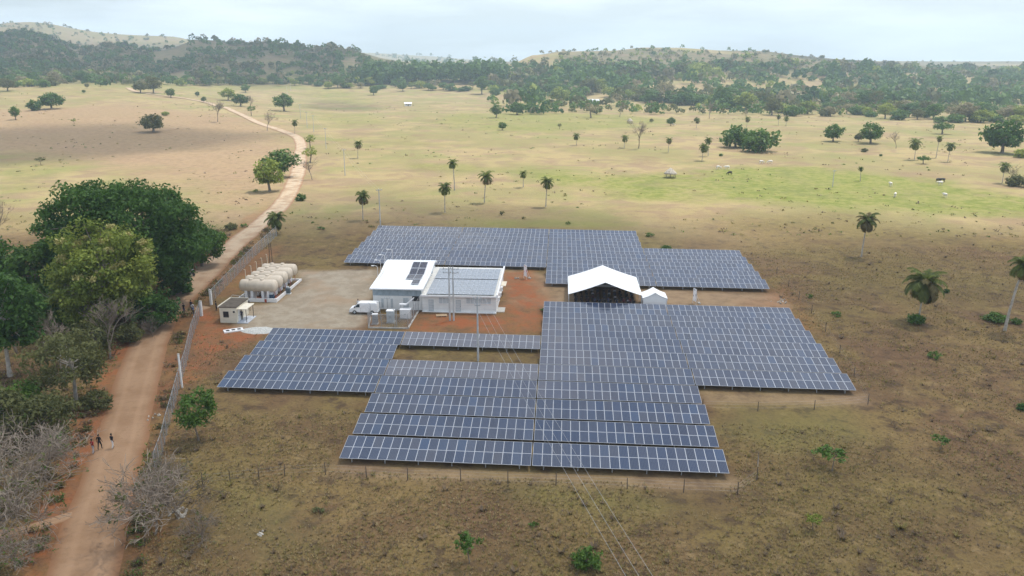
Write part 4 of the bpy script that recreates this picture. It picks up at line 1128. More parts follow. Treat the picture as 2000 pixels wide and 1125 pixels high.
def plant(px_, py_, wpx, kind, m, label, cat='tree', group=None, name=None, hs=1.0, world=None, width=None, seed=None):
    p = GP(px_, py_) if world is None else world
    w = (wpx / PXM(p)) if width is None else width
    sd = seed if seed is not None else random.choice((1,2,3))
    cm, tm = crown_mesh(kind, sd, m)
    e = empty(name or {'bush':'bush','weed':'shrub','sapling':'sapling'}.get(kind, 'tree'), p, random.uniform(0, 6.28)); s = w/2.0
    e.scale = (s, s, s*hs)
    tag(e, label, cat, group)
    link("crown" if kind not in ('bush','weed') else "foliage", cm, e); link("trunk" if kind not in ('bush','weed') else "stems", tm, e)
    return e

# ---- large unique trees of the roadside thicket
def big_tree(base, H, rx, ry, clear, m, nclump, nleaf, size, spread, label, seed, flatbot=.5, blossom=None, bark=BARK, tr=.5, lumps=14):
    r = np.random.default_rng(seed); rnd = random.Random(seed)
    zc = H*(clear+(1-clear)*.48); rz = H*(1-clear)*.54
    C = crown_centres(nclump, 1.0, rz*.95, zc, r, flatbot, lumps, .5); C[:,0] *= rx*.95; C[:,1] *= ry*.95
    V, Q, lv = leaf_quads(C, nleaf, spread*(.7+.6*r.random(nclump)), size, .7, r, .3)
    e = empty("tree", base); tag(e, label, 'tree')
    link("crown", mesh_np("crown", V, Q, m, lv=lv), e)
    link("trunk", trunk_mesh("trunk", H, tr, C, bark, 16, rnd, .05, 9), e)
    if blossom is not None:
        up = C[(C[:,2] > zc) ]; pick = up[r.random(len(up)) < .30] + np.array([0,0,spread*.45])
        V, Q, lv = leaf_quads(pick, 80, spread*.55, size*.85, .6, r)
        link("blossom", mesh_np("blossom", V, Q, blossom, lv=lv), e)
    return e
big_tree(GP(258,590), 23.0, 15.0, 13.0, .10, LD, 340, 130, .33, 2.2, 'huge dark green spreading tree beside the dirt road opposite the tanks', 21, .62, tr=.9)
big_tree(GP(214,648), 17.5, 8.6, 8.0, .08, LY, 200, 120, .28, 1.55, 'yellow-green flowering tree in front of the huge dark tree', 22, .75, LBL, tr=.5)
big_tree(GP(395,520), 9.5, 5.2, 5.0, .08, LM, 70, 70, .34, 1.4, 'ragged green tree at the road edge right of the huge dark tree', 23, .8, tr=.3)
big_tree(GP(95,610), 13.0, 6.5, 6.0, .06, LB, 90, 80, .36, 1.7, 'bright green leafy tree under the left side of the huge dark tree', 24, .85, tr=.35)
big_tree(GP(20,735), 15.5, 5.6, 5.6, .25, LD, 80, 80, .34, 1.5, 'dark green tree with bare pale trunk on the thicket edge', 25, .7, bark=PALEBARK, tr=.28)
big_tree(GP(300,640), 6.0, 4.2, 4.0, .05, LD, 60, 70, .30, 1.2, 'low dark green thicket tree at the road edge below the flowering tree', 26, .9, tr=.25)
big_tree(GP(150,790), 10.5, 5.3, 5.0, .22, LO, 70, 60, .24, 1.25, 'olive green open tree with forked grey trunk beside the road', 27, .6, bark=PALEBARK, tr=.25)
big_tree(GP(-20,600), 11.0, 6.5, 6.0, .05, LD, 70, 80, .36, 1.7, 'dark green tree at the outer end of the roadside thicket', 28, .85, tr=.35)
big_tree(GP(92,860), 6.0, 4.0, 3.8, .04, LO, 60, 60, .22, 1.15, 'low olive bush tree below the forked olive tree', 29, .9, tr=.18)
big_tree(GP(180,700), 6.5, 3.8, 3.6, .05, LO, 46, 60, .24, 1.1, 'dull olive bush between the flowering tree and forked tree', 30, .9, tr=.18)
big_tree(GP(60,650), 8.5, 4.6, 4.6, .05, LM, 60, 70, .30, 1.3, 'mid green bushy tree in the middle of the thicket', 33, .9, tr=.22)
big_tree(GP(388,862), 6.2, 2.6, 2.5, .28, LB, 30, 60, .22, .85, 'bright green young tree leaning over the lower road fence', 31, .8, tr=.10)
big_tree(GP(345,575), 5.0, 3.2, 3.0, .03, LD, 40, 70, .28, 1.0, 'dark roadside bush next to parked motorbikes', 32, .9, tr=.18)

big_tree(GP(45,820), 5.0, 3.6, 3.4, .03, LM, 44, 60, .22, 1.1, 'mid green bush behind the left olive bushes', 34, .9, tr=.15)
big_tree(GP(-5,860), 7.0, 4.2, 4.0, .03, LO, 50, 60, .24, 1.2, 'olive bush tree at the outer edge of the thicket', 35, .9, tr=.16)
big_tree(GP(125,655), 8.5, 4.4, 4.2, .03, LB, 56, 70, .28, 1.25, 'bright green bush tree at the foot of the flowering tree', 36, .9, tr=.2)
big_tree(GP(255,668), 3.2, 2.6, 2.6, .02, LO, 34, 60, .2, .8, 'low olive bush on the red road bank', 37, .9, tr=.1)
big_tree(GP(190,800), 2.6, 2.2, 2.2, .02, LO, 30, 55, .18, .7, 'small olive bush between forked tree and road', 38, .9, tr=.1)
# ---- leafless trees and shrubs: branching limbs and twigs
def bare_mesh(seed, levels=5, spread=.75, first=7, L0=1.0, shrink=.68, r0=.05, up=.25, sides=4, wob=.25, minr=.004):
    rnd = random.Random(seed); b = MB(); tips = []
    def grow(p, d, L_, r, lv):
        n = 3; pts = [p]; q = p; dd = d
        for k in range(n):
            dd = (dd + Vector((rnd.gauss(0,wob*.4), rnd.gauss(0,wob*.4), rnd.gauss(0,wob*.4)))).normalized(); q = q + dd*(L_/n); pts.append(q)
        b.tube([tuple(x) for x in pts], [max(minr, r*(1-.45*k/n)) for k in range(n+1)], sides if lv < 2 else 3, cap=False)
        if lv >= levels: tips.append(q); return
        for k in range(rnd.choice((2,3,3)) if lv else first):
            nd = (dd + Vector((rnd.gauss(0,spread), rnd.gauss(0,spread), rnd.gauss(up,spread*.6)))).normalized()
            grow(pts[rnd.choice((1,2,3,3)) if lv else rnd.choice((2,3))], nd, L_*shrink*rnd.uniform(.7,1.2), max(minr, r*.58), lv+1)
    grow(Vector((0,0,-.05)), Vector((0,0,1)), L0, r0, 0)
    return b, tips
BARE = {}
def bare_tree(px_, py_, hpx, label, kind='tree', m=TWIG, seed=1, cat='bare tree', group=None, hgt=None, leaves=None, wide=1.0, world=None, lf=1):
    key = (kind, seed, m.name)
    if key not in BARE:
        if kind == 'shrub': bb, tips = bare_mesh(seed, 5, .80, 12, .30, .80, .013, .18, 4, .42, .0022)
        else: bb, tips = bare_mesh(seed, 6, .55, 4, .9, .74, .055, .30, 5, .25, .005)
        me = bb.mesh("branches", m, fixn=False)
        co = np.array(bb.v); hh = co[:,2].max(); BARE[key] = (me, hh, np.array([tuple(t_) for t_ in tips]))
    me, hh, tips = BARE[key]
    p = world or GP(px_, py_); h_ = hgt if hgt else hpx/PXM(p)*1.04; s = h_/hh
    e = empty('bare_shrub' if kind == 'shrub' else 'bare_tree', p, random.uniform(0,6.28)); e.scale = (s*wide, s*wide, s)
    tag(e, label, cat, group); link("branches", me, e)
    if leaves is not None:
        r = np.random.default_rng(seed+50); pk = tips[r.random(len(tips)) < .07*lf]; pk = pk[pk[:,2] < .75*hh]
        V, Q, lv = leaf_quads(pk, 5, .05*hh, .022*hh, 1, r); link("leaves", mesh_np("leaves", V, Q, leaves, lv=lv), e)
    return e
SH = 'leafless grey shrubs of the lower road verge'
for k, (x, y, h_, w, m_) in enumerate(((300,1045,8.5,1.15,TWIG),(355,1010,6.5,1.1,TWIGB),(262,1000,3.8,1.0,TWIG),(395,1060,4.2,1.2,TWIGB),(335,935,4.2,1.0,TWIG))):
    bare_tree(x, y, 0, ['tall tangled leafless grey shrub on the right verge of the road','brownish leafless shrub over the pale rubble pile','small grey leafless shrub overhanging the road edge','low brown leafless shrub beyond the rubble pile','small grey leafless shrub at the end of the road fence'][k], 'shrub', m_, k+1, 'shrub', SH, h_, LO, w, lf=1.0)
for k, (x, y, h_, w) in enumerate(((40,985,8.0,1.2),(85,935,6.0,1.1),(-15,1060,8.5,1.1),(30,1115,5.0,1.1),(110,900,4.0,1.0),(10,900,6.5,1.1))):
    bare_tree(x, y, 0, ['large leafless grey shrub above the side track','leafless grey shrub between side track and olive bush','leafless grey shrub where the side track leaves the thicket','low leafless grey shrub below the side track','small leafless shrub on the red bank near three walkers','leafless grey shrub deep in the left thicket'][k], 'shrub', TWIG, k % 4 + 1, 'shrub', SH, h_, LM if k % 2 else LO, w, lf=.8)
for k, (x, y, h_) in enumerate(((215,700,9.5),(185,660,9.0),(290,625,5.5),(120,720,8.0),(35,690,9.0),(300,660,3.6))):
    bare_tree(x, y, 0, ['leafless grey tree between flowering tree and road','thin leafless tree before the flowering tree','dense brown brush at the road edge','leafless grey tree behind the olive trees','leafless pale tree before the dark thicket edge','low brown brush touching the road'][k], 'tree' if k not in (2,5) else 'shrub', TWIG if k not in (2,5) else TWIGB, k % 3 + 1, 'bare tree', 'leafless trees of the roadside thicket', h_, None, 1.0)
for x, y, h_, lb in ((1247,290,58,'tall leafless tree standing alone on the sunlit pasture'),(425,238,44,'pale leafless tree beside the road on the left pasture'),(610,352,42,'leafless grey tree on the right road verge by the round trees'),(522,255,38,'leafless tree on the road verge below the curve'),(1210,228,28,'thin leafless tree before the green tree belt'),(490,215,28,'grey leafless tree behind the pale road curve'),(1385,232,32,'leafless tree at the edge of the belt beyond the pasture'),(1750,290,34,'thin leafless tree on the right pasture'),(1980,362,40,'grey leafless bush tree by the right-hand palms'),(3,470,90,'leafless grey tree at the outer edge of the left pasture')):
    bare_tree(x, y, h_, lb, 'tree', TWIG, random.choice((1,2,3)), leaves=(LP if x == 425 else None), lf=3)

# ---- palms
def frond(L_, droop, n=15, lw=.2, seed=0, elev=.9):
    r = random.Random(seed); pts = []; a = elev; p = Vector((0,0,0)); st_ = L_/n
    for k in range(n+1):
        pts.append(Vector(p)); p = p + Vector((math.cos(a)*st_, 0, math.sin(a)*st_)); a -= droop/n*(.5+1.2*k/n)
    b = MB(); b.tube([tuple(q) for q in pts], [.035*L_/2.5*(1-.8*k/n) for k in range(n+1)], 4, cap=False); nt_ = len(b.f)
    for k in range(2, n+1):
        q = pts[k]; tg = (pts[min(n,k+1)]-pts[k-1]).normalized(); l_ = lw*L_*(.55+.9*math.sin(math.pi*min(.98, .15+.85*k/n)))
        for s in (-1, 1):
            d = (Vector((0,s,0))*.85 + tg*.55 + Vector((0,0,-.35+r.uniform(-.15,.1)))).normalized(); w = tg*(L_*.034)
            b.add([tuple(q-w), tuple(q+w), tuple(q+d*l_*.6+w*.8+Vector((0,0,-.03))), tuple(q+d*l_+Vector((0,0,-.12*l_)))], [(0,1,2,3)])
    return b
FR = []
for k in range(6):
    bfr = frond(1.0, 1.5+.12*k, n=20, lw=.23, seed=k, elev=1.25-.36*k); FR.append(bfr)
def frond_me(k, m, nm="frond"):
    me = FR[k].mesh(nm, m, fixn=False); a = me.attributes.new('lv','FLOAT','FACE'); rr = np.random.default_rng(k)
    a.data.foreach_set('value', (0.25+.55*rr.random(len(me.polygons))).astype(np.float32)); return me
FRG = [frond_me(k, PALMG) for k in range(6)]; FRD = [frond_me(k, PALMD) for k in range(6)]
PALMCROWN = {}
def palm(px_, py_, top_px, wpx, label, detail=False, lean=0.0, seed=1, dry=.2, group=None):
    """base pixel, pixel row of the crown centre, crown width in pixels"""
    p = GP(px_, py_); s = PXM(p); h_ = (py_-top_px)/s*1.04; rad = wpx/s/2*1.12
    rnd = random.Random(seed); e = empty("palm_tree", p, 0); tag(e, label, 'palm', group)
    lx = lean*h_; tp_ = Vector((lx, 0, h_)); r0 = max(.11, min(.2, h_*.018))
    MB().tube([(0,0,-.3),(lx*.15,0,h_*.3),(lx*.5,0,h_*.7),tuple(tp_)], [r0*1.35,r0,r0*.9,r0*.8], 8).build("trunk", PALMT, e)
    n = 34
    def put(par, k):
        t_ = k/n; ki = min(5, int(t_*6)); mes = FRD if (rnd.random() < dry*t_*2) else FRG
        return mes[ki], (0, 0, k*2.399+rnd.uniform(-.2,.2)), rad*rnd.uniform(.85,1.1)
    if detail:
        for k in range(n+6):
            me, ro, sc_ = put(e, min(k, n)); o = link("frond", me, e, tp_, ro); o.scale = (sc_,)*3
    else:
        key = (seed % 4, dry > .3)
        if key not in PALMCROWN:
            VV, FF, LV, MI = [], [], [], []; o_ = 0
            for k in range(24):
                b = FR[min(5, int(k/24*6))]; a_ = k*2.399+rnd.uniform(-.2,.2); sc_ = rnd.uniform(.85,1.1)
                vv = np.array(b.v)*sc_; c, s2 = math.cos(a_), math.sin(a_)
                VV.append(np.stack([vv[:,0]*c-vv[:,1]*s2, vv[:,0]*s2+vv[:,1]*c, vv[:,2]], 1))
                for f in b.f:
                    FF.append(tuple(i+o_ for i in f)); LV.append(rnd.random()); MI.append(1 if dry > .3 and k > 15 else 0)
                o_ += len(vv)
            PALMCROWN[key] = mesh_np("crown", np.concatenate(VV), np.array(FF), [PALMG, PALMD], mi=np.array(MI), lv=np.array(LV))
        o = link("crown", PALMCROWN[key], e, tp_, (0,0,rnd.uniform(0,6))); o.scale = (rad,)*3
    return e
palm(1682,502,432,46,'round-headed palm with pale trunk standing at the cloud shadow edge', True, .06, 1, .45)
palm(1793,628,552,80,'stocky leafy palm with green weeds round its foot', True, .05, 2, .3)
palm(1962,646,520,58,'tall pale-trunked palm at the field side beside a low bush', True, .13, 3, .4)
palm(540,458,428,44,'short spiky palm at the upper end of the road fence', True, .02, 4, .1)
PG_ = 'palms scattered over the sunlit pasture'
for k, (x, y, t_, w, l, lb) in enumerate((
    (709,430,385,34,0,'palm at the shadow edge close to the grey utility pole'),(869,415,368,31,0,'palm just behind the far solar field, nearest the shadow edge'),
    (888,372,320,24,0,'yellowish palm with bright crown on the pale pasture'),(946,396,347,34,0,'full dark palm behind the middle of the far solar field'),
    (1022,366,340,19,0,'small drooping palm between two larger palms'),(1066,404,357,29,.05,'leaning palm behind the far solar field'),
    (699,309,282,20,0,'small palm by the pale roadside pole'),(1126,284,266,17,0,'small palm on the middle pasture'),
    (1219,289,270,18,0,'small palm left of the tall leafless tree'),(1305,298,275,16,0,'small palm right of the tall leafless tree'),
    (1371,314,288,24,.1,'leaning palm before the twin round trees'),(1383,305,275,18,0,'palm close before the twin round trees'),
    (1458,252,233,14,0,'thin palm behind the twin round trees'),(1786,312,281,28,0,'bushy palm on the right pasture'),
    (1851,316,286,22,0,'palm standing right of the bushy palm'),(1828,308,272,16,0,'slim palm between two palms of the right pasture'),
    (1957,358,326,26,0,'palm beside the grey leafless bush'),(576,262,240,16,0,'dark palm on the outside of the road bend'),
    (1520,245,228,12,0,'thin palm below the tree belt'),(1535,247,232,12,0,'thin palm near the tree belt, beside its twin'),
    (1680,354,330,13,0,'small pale palm at the marsh edge')[:6],(1360,250,236,13,0,'short palm left of the twin trees'))):
    palm(x, y, t_, w, lb, False, l or random.uniform(-.09,.09), k+5, .2 if k % 3 else .35, PG_)

# ---- single trees of the pasture (base pixel, crown width in pixels)
PT = 'single trees standing on the pasture'
for x, y, w, kd, m_, hs, lb in (
    (548,347,82,'round',LM,.72,'large round green tree where the road narrows'),(527,374,66,'round',LY,1.05,'lighter green tree in front of the large round roadside tree'),
    (606,318,38,'loose',LY,.8,'light green open tree on the right road verge'),(588,392,24,'bush',LB,1.0,'compact bright green bush on the road verge'),
    (606,290,30,'loose',LY,.9,'small yellow-green tree at the road bend'),(300,258,58,'dome',LO,.95,'dark spreading shrub tree on the left pasture'),
    (101,213,52,'dome',LD,.95,'dark round tree of the pair on the left pasture'),(68,216,34,'bush',LD,1.0,'dark bushy tree beside its larger neighbour'),
    (31,234,24,'tall',LB,.75,'narrow bright green tree on the left pasture'),(555,217,48,'round',LM,.75,'round blue-green tree behind the road bend'),
    (470,208,40,'round',LD,.65,'dark round tree beside the upper road'),(446,196,36,'round',LY,.7,'bright yellow-green tree behind the dark roadside tree'),
    (491,226,22,'loose',LB,.9,'small bright tree at the pale road curve'),(80,322,22,'sapling',LO,.6,'small tufted tree on the left pasture'),
    (323,226,17,'bush',LY,.8,'tiny yellow-green bush on the left pasture'),(145,242,12,'loose',LY,.9,'tiny pale tree on the left pasture'),
    (170,172,11,'round',LO,.9,'small orange-tinted tree on the left rise'),(205,165,9,'round',LD,.9,'tiny dark tree on the left rise'),(164,182,9,'round',LD,.8,'tiny dark tree below the orange-tinted one'),
    (275,182,34,'round',LO,.75,'olive tree where the far road turns'),(300,182,40,'round',LO,.9,'taller olive tree where the far road turns'),
    (334,191,24,'round',LM,.8,'small green tree by the far road'),(386,189,12,'round',LD,.9,'little dark tree beyond the far road'),(398,200,12,'round',LD,1.0,'little dark tree below the far road'),
    (398,166,12,'dome',LD,1.0,'small dark tree on the far left field'),(463,164,28,'dome',LM,.9,'low green tree on the far left field'),(480,181,22,'round',LM,.8,'small mid green tree near the far fields'),
    (1010,224,40,'dome',LB,.95,'wide bright green tree on the middle pasture'),(1034,219,30,'dome',LM,.95,'lower green tree joined to the wide one'),
    (969,230,28,'tall',LM,.65,'pointed blue-green tree on the middle pasture'),(981,254,23,'round',LM,.72,'small perfectly round tree on the middle pasture'),
    (1154,230,38,'loose',LP,.72,'pale dry tree on the middle pasture'),(1093,252,12,'loose',LO,.9,'tiny grey-green tree on the middle pasture'),
    (730,186,24,'round',LM,.8,'dark tree left of the far white house'),(787,178,22,'round',LM,.9,'green tree above the far white house'),
    (941,184,34,'tall',LM,.75,'tall tree in front of the dark plantation'),(967,192,28,'round',LM,.8,'round tree at the foot of the tall tree'),
    (1092,200,46,'dome',LY,1.0,'loose yellow-green tree group before the belt'),
    (1436,288,66,'bush',LM,1.05,'left of the two joined round trees'),(1482,296,76,'bush',LM,1.0,'right of the two joined round trees'),
    (1627,276,44,'dome',LM,1.2,'dark dome-shaped tree on the right pasture'),(1700,280,56,'dome',LM,1.15,'broad dome tree right of the dark dome tree'),
    (1676,277,20,'round',LO,.9,'small olive tree under the broad dome tree'),(1840,262,44,'spread',LB,.9,'low flat bright tree on the right pasture'),
    (1803,320,30,'spread',LB,.95,'small spreading tree below the bushy palm'),(1957,299,90,'dome',LD,1.1,'very wide dark tree at the right pasture edge'),
    (1995,308,34,'bush',LY,.9,'yellow-green bush under the very wide dark tree'),(1985,364,44,'bush',LO,.9,'grey-green bush by the right-hand palm'),
    (1310,246,20,'round',LM,.9,'small round tree by the thatched shelter'),(1272,240,10,'round',LO,.9,'tiny tree near the leafless tall tree'),(1360,240,13,'round',LO,.9,'tiny olive tree on the pasture slope'),
    (1408,305,9,'bush',LB,1,'tiny bush left of the twin trees'),(1688,297,16,'bush',LO,.8,'small bush on the bare patch'),(1720,305,8,'bush',LD,.9,'tiny dark bush on the bare patch')):
    plant(x, y, w, kd, m_, lb, 'tree' if kd not in ('bush',) or w > 60 else 'bush', PT, hs=hs, name='tree' if w > 60 else None)

# ---- young plants and weeds near the solar field
for x, y, w, kd, m_, hs, lb in (
    (917,1100,62,'sapling',LB,1.0,'bright green sapling in the foreground grass'),(1145,1108,64,'bush',LM,1.1,'round dense green bush in the foreground grass'),
    (1625,920,70,'sapling',LB,.62,'leafy green sapling on the dry field right of the front rows'),(1836,878,40,'sapling',LB,.62,'small green sapling far right on the dry field'),
    (1587,1035,40,'sapling',LY,.75,'pale faded sapling on the dry foreground'),(1042,1030,24,'weed',LM,1.0,'small green weed in the foreground'),
    (1634,618,24,'weed',LB,.9,'bright weed beside the outer solar block'),(1581,582,14,'weed',LM,1.2,'thin green weed near the fence corner'),
    (1826,700,32,'weed',LM,.9,'green weed clump below the stocky palm'),(1944,628,50,'bush',LM,.6,'low spreading green bush beside the tall palm'),
    (1985,632,26,'bush',LM,.7,'small dark bush right of the tall palm'),(1788,632,40,'bush',LB,.8,'bright weeds at the foot of the stocky palm'),
    (1996,800,26,'bush',LD,.8,'dark bush at the edge of the dry field'),(1268,462,22,'weed',LM,.7,'low green weed behind the far field corner'),
    (1300,489,24,'bush',LB,.7,'bright green bush above the outer far tables'),(1110,438,12,'weed',LB,1.0,'green weed behind the far solar field'),
    (980,420,11,'weed',LO,1.6,'narrow olive shrub behind the far solar field'),(1023,428,9,'weed',LO,1.2,'tiny olive shrub behind the far solar field'),
    (626,448,20,'weed',LB,.6,'low green weed left of the far solar field'),(1848,572,14,'bush',LD,1.0,'small dark bush right of the stocky palm'),
    (452,448,30,'bush',LO,.7,'olive bush between the huge tree and pasture'),(415,470,40,'bush',LM,.8,'green bush under the right side of the huge tree'),
    (478,444,20,'weed',LB,.8,'small bright weed on the road bank'),(1060,608,14,'weed',LM,.9,'green weed beside the tent block corner'),
    (500,375,14,'weed',LY,.8,'yellow weed under the roadside trees'),(620,1000,30,'weed',LO,.6,'olive weed on the foreground grass')):
    plant(x, y, w, kd, m_, lb, 'bush' if kd == 'bush' else ('sapling' if kd == 'sapling' else 'shrub'), None, hs=hs)

# ---- belt of trees at the foot of the hills: individuals along the pasture edge
BG = 'trees in the belt beyond the pasture'
belt = []
def along(pts, step, where, jy=3):
    for (xa, ya), (xb, yb_) in zip(pts, pts[1:]):
        n = max(1, int((xb-xa)/step))
        for k in range(n):
            t_ = (k+random.uniform(.1,.9))/n; belt.append((xa+(xb-xa)*t_, ya+(yb_-ya)*t_+random.uniform(-jy,jy), where))
along([(1225,196),(1330,204),(1480,215)], 13, 'in the dense front hedge behind the twin round trees', 3)
along([(1495,222),(1640,228)], 22, 'in the broken row behind the dark dome tree')
along([(1650,226),(1830,236),(2010,240)], 16, 'in the loose row behind the flat bright tree', 5)
along([(1060,178),(1230,188),(1480,203)], 15, 'in the second row behind the dense hedge', 5)
along([(1400,195),(1700,212),(2010,228)], 17, 'at the foot of the scrubby hill', 6)
along([(600,168),(760,172),(980,178),(1090,184)], 15, 'before the dark plantation and long shed', 4)
along([(240,158),(420,160),(600,165)], 15, 'below the dark hills beyond the far road', 4)
along([(-10,178),(60,170),(240,156)], 15, 'at the dark hill foot behind the dark tree pair', 3)
KL = {0: ('mid green tree', LB), 1: ('dark green tree', LD), 2: ('yellow-green tree', LY), 3: ('dull olive tree', LO), 4: ('pale dry tree', LP)}
for x, y, wh in belt:
    c = random.choices((0,1,2,3,4), (7,3,1.8,2.5,1.2))[0]; lb, m_ = KL[c]; lb = lb + ' ' + wh
    p = GP(x, y); w = random.uniform(11,19) if 'hedge' not in wh else random.uniform(15,25)
    plant(0, 0, 0, random.choice(('bush','round','dome','bush') if c < 3 else ('loose','round','bush')), m_, lb, 'tree', BG, world=p, width=w, hs=random.uniform(.6,.9))

# ---- far-off woods on the hills, one mass
def forest(name, pts, size_rng, mats_w, nq=46, seed=4, flat=1.0):
    r = np.random.default_rng(seed); N = len(pts)
    P = np.array([tuple(p) for p in pts]); rad = r.uniform(*size_rng, N); ht = rad*r.uniform(.9,1.6,N)*flat
    d = r.normal(size=(N,nq,3)); d /= np.linalg.norm(d, axis=2)[:,:,None]; d[:,:,2] = np.abs(d[:,:,2])*.9 - .15
    lump = 0.72 + .35*r.random((N,nq))
    C = P[:,None,:] + d*lump[:,:,None]*np.stack([rad,rad,ht],1)[:,None,:] + np.stack([0*ht,0*ht,ht*.45],1)[:,None,:]
    nr = d + r.normal(size=d.shape)*.55; nr /= np.linalg.norm(nr,axis=2)[:,:,None]
    a = np.cross(nr, r.normal(size=d.shape)); a /= np.linalg.norm(a,axis=2)[:,:,None]; b = np.cross(nr,a)
    s = (rad[:,None]*.30*(.6+.8*r.random((N,nq))))[:,:,None]
    V = np.stack([C-a*s, C+b*s*.8, C+a*s, C-b*s*.8], 2).reshape(-1,3)
    lv = np.clip(np.repeat(.1+.6*r.random(N), nq) + .3*r.random(N*nq), 0, 1)
    cw = np.cumsum([w for _, w in mats_w])/sum(w for _, w in mats_w); q_ = np.clip((fbm(P[:,0]/90+seed, P[:,1]/90, 3)-.28)/.44, 0, .999); q_ = np.where(r.random(N) < .55, q_, r.random(N)); mi = np.repeat(np.searchsorted(cw, q_), nq)
    return tag(link(name, mesh_np(name, V, np.arange(N*nq*4).reshape(-1,4), [m for m, _ in mats_w], mi=mi, lv=lv)), kind='stuff')
fm = bpy.data.meshes
def scatter(n, box, dens, seed, ylim=(500, 4600)):
    """points on the land seen through a region of the photograph"""
    r = np.random.default_rng(seed); m = n*3
    x = r.uniform(box[0], box[2], m); y = r.uniform(box[1], box[3], m); P = GPN(x, y)
    ok = (P[:,1] > ylim[0]) & (P[:,1] < ylim[1]) & (r.random(m) < dens(x, y, P))
    return P[ok][:n]
def clearing(P): return np.clip((fbm(P[:,0]/170+30, P[:,1]/170+2, 4)-.44)*7, 0, 1)
fa = scatter(4200, (-150, 44, 860, 168), lambda x,y,P: np.where(P[:,1] > 2050, .10, np.where(x < 300, .85, .42)-.45*clearing(P)), 31, (850, 3200))
forest("hill_forest", fa, (2.6, 6.0), [(LD,3),(LM,3),(LO,3.5),(LP,1.5)], 34, 41)
fb = scatter(2300, (960, 86, 2150, 232), lambda x,y,P: (.62-.60*clearing(P))*np.where(P[:,1] < 1900, .9, .2), 32, (620, 3200))
forest("hill_scrub_woods", fb, (1.8, 4.6), [(LD,1.2),(LM,3.5),(LB,1),(LO,3.5),(LP,2.8),(LY,1)], 34, 42)
fd = scatter(1300, (960, 132, 2150, 208), lambda x,y,P: np.where(x > 1600, .85, .62)-.55*clearing(P)*np.where(x > 1600, .6, 1), 36, (560, 1500))
forest("valley_woods", fd, (3.8, 9.5), [(LD,.8),(LM,4),(LB,4),(LO,2.5),(LP,1.5),(LY,1.5)], 44, 45)
fe = scatter(420, (-100, 128, 720, 168), lambda x,y,P: .8-.5*clearing(P), 37, (700, 1500))
forest("hill_foot_woods", fe, (3.2, 7.0), [(LM,4),(LO,3),(LD,3),(LP,1.5),(LY,1)], 44, 46)
# the dark plantation: a long strip of even-topped trees
pl = []
xx_ = rng.uniform(712, 985, 420); pl = GPN(xx_, rng.uniform(156, 166, 420) - (xx_-712)*.004); pl[:,2] += rng.uniform(1, 3, 420)
forest("dark_plantation", pl, (5.5, 8.5), [(LD,8),(LM,1)], 44, 43, 1.75)
fc = scatter(260, (620, 100, 1060, 160), lambda x,y,P: .5, 35, (1800, 4600))
forest("far_ridge_trees", fc, (6, 12), [(LD,3),(LO,3)], 24, 44)

# ---- grass tussocks of the rough pasture
def tussocks(name, n, ymin, ymax, hr, seed, mats_w, dens=None, blades=6):
    r = np.random.default_rng(seed); P = []
    xmax = 95
    while len(P) < n:
        y = ymin + (ymax-ymin)*r.random(4000)**1.5; x = r.uniform(-1,1,4000)*(y*.72+14)
        z = T(x, y); pxx, pyy = proj_np(x, y, z)
        u = (x-X0)*CY + (y-Y0)*SY; v = -(x-X0)*SY + (y-Y0)*CY
        inS = ((u > -42) & (u < 42) & (v > 13) & (v < 56)) | ((u > -21.5) & (u < 21.2) & (v > -1.5) & (v < 20)) | ((u > -62) & (u < 42) & (v > 38) & (v < 112)) | ((u>-42)&(u<-18)&(v>15)&(v<40))
        rdx, sd = road_dist(x, y, RC[RC[:,1] < 210][::4])
        clump = fbm(x/6+3, y/6, 3)
        ok = (~inS) & (rdx > np.where(sd > 0, 4.0, 5.5)) & (clump + .35*r.random(4000) > .60) & (pyy < 1160) & (pxx > -60) & (pxx < 2060)
        P += [(a, b, c) for a, b, c, o in zip(x, y, z, ok) if o]
    P = np.array(P[:n]); N = n
    h = r.uniform(*hr, N)*(0.7+.6*r.random(N)); w = h*r.uniform(.5,1.0,N)
    a = r.uniform(0, 2*np.pi, (N,blades)); d = np.stack([np.cos(a), np.sin(a), 0*a], 2)
    root = P[:,None,:] + d*(w*.25)[:,None,None]*r.random((N,blades,1)); root[:,:,2] -= .03
    tip = P[:,None,:] + d*(w*(1.15))[:,None,None]; tip[:,:,2] += (h[:,None]*(.55+.5*r.random((N,blades))))
    sd_ = np.stack([-np.sin(a), np.cos(a), 0*a], 2)*(w*.22)[:,None,None]
    V = np.stack([root-sd_, root+sd_, tip], 2).reshape(-1,3)
    lv = np.clip(np.repeat(.15+.6*r.random(N), blades)+.25*r.random(N*blades), 0, 1)
    mi = np.repeat(r.choice(len(mats_w), N, p=np.array([q for _, q in mats_w])/sum(q for _, q in mats_w)), blades)
    return tag(link(name, mesh_np(name, V, np.arange(N*blades*3).reshape(-1,3), [m for m, _ in mats_w], mi=mi, lv=lv)), kind='stuff')
GS = leaf_mat("grass_straw", (0.27, 0.190, 0.096), (0.43, 0.325, 0.16), .3, 0)
GO = leaf_mat("grass_olive", (0.18, 0.148, 0.05), (0.31, 0.255, 0.086), .3, 0)
GB = leaf_mat("grass_dead_brown", (0.11, 0.08, 0.054), (0.22, 0.16, 0.10), .2, 0)
tussocks("dry_grass", 60000, 52, 175, (.10,.24), 51, [(GS,5),(GO,4),(GB,2)], blades=6)
tussocks("dead_scrub_tufts", 420, 56, 185, (.25,.55), 52, [(GB,6),(GO,3)], blades=14)

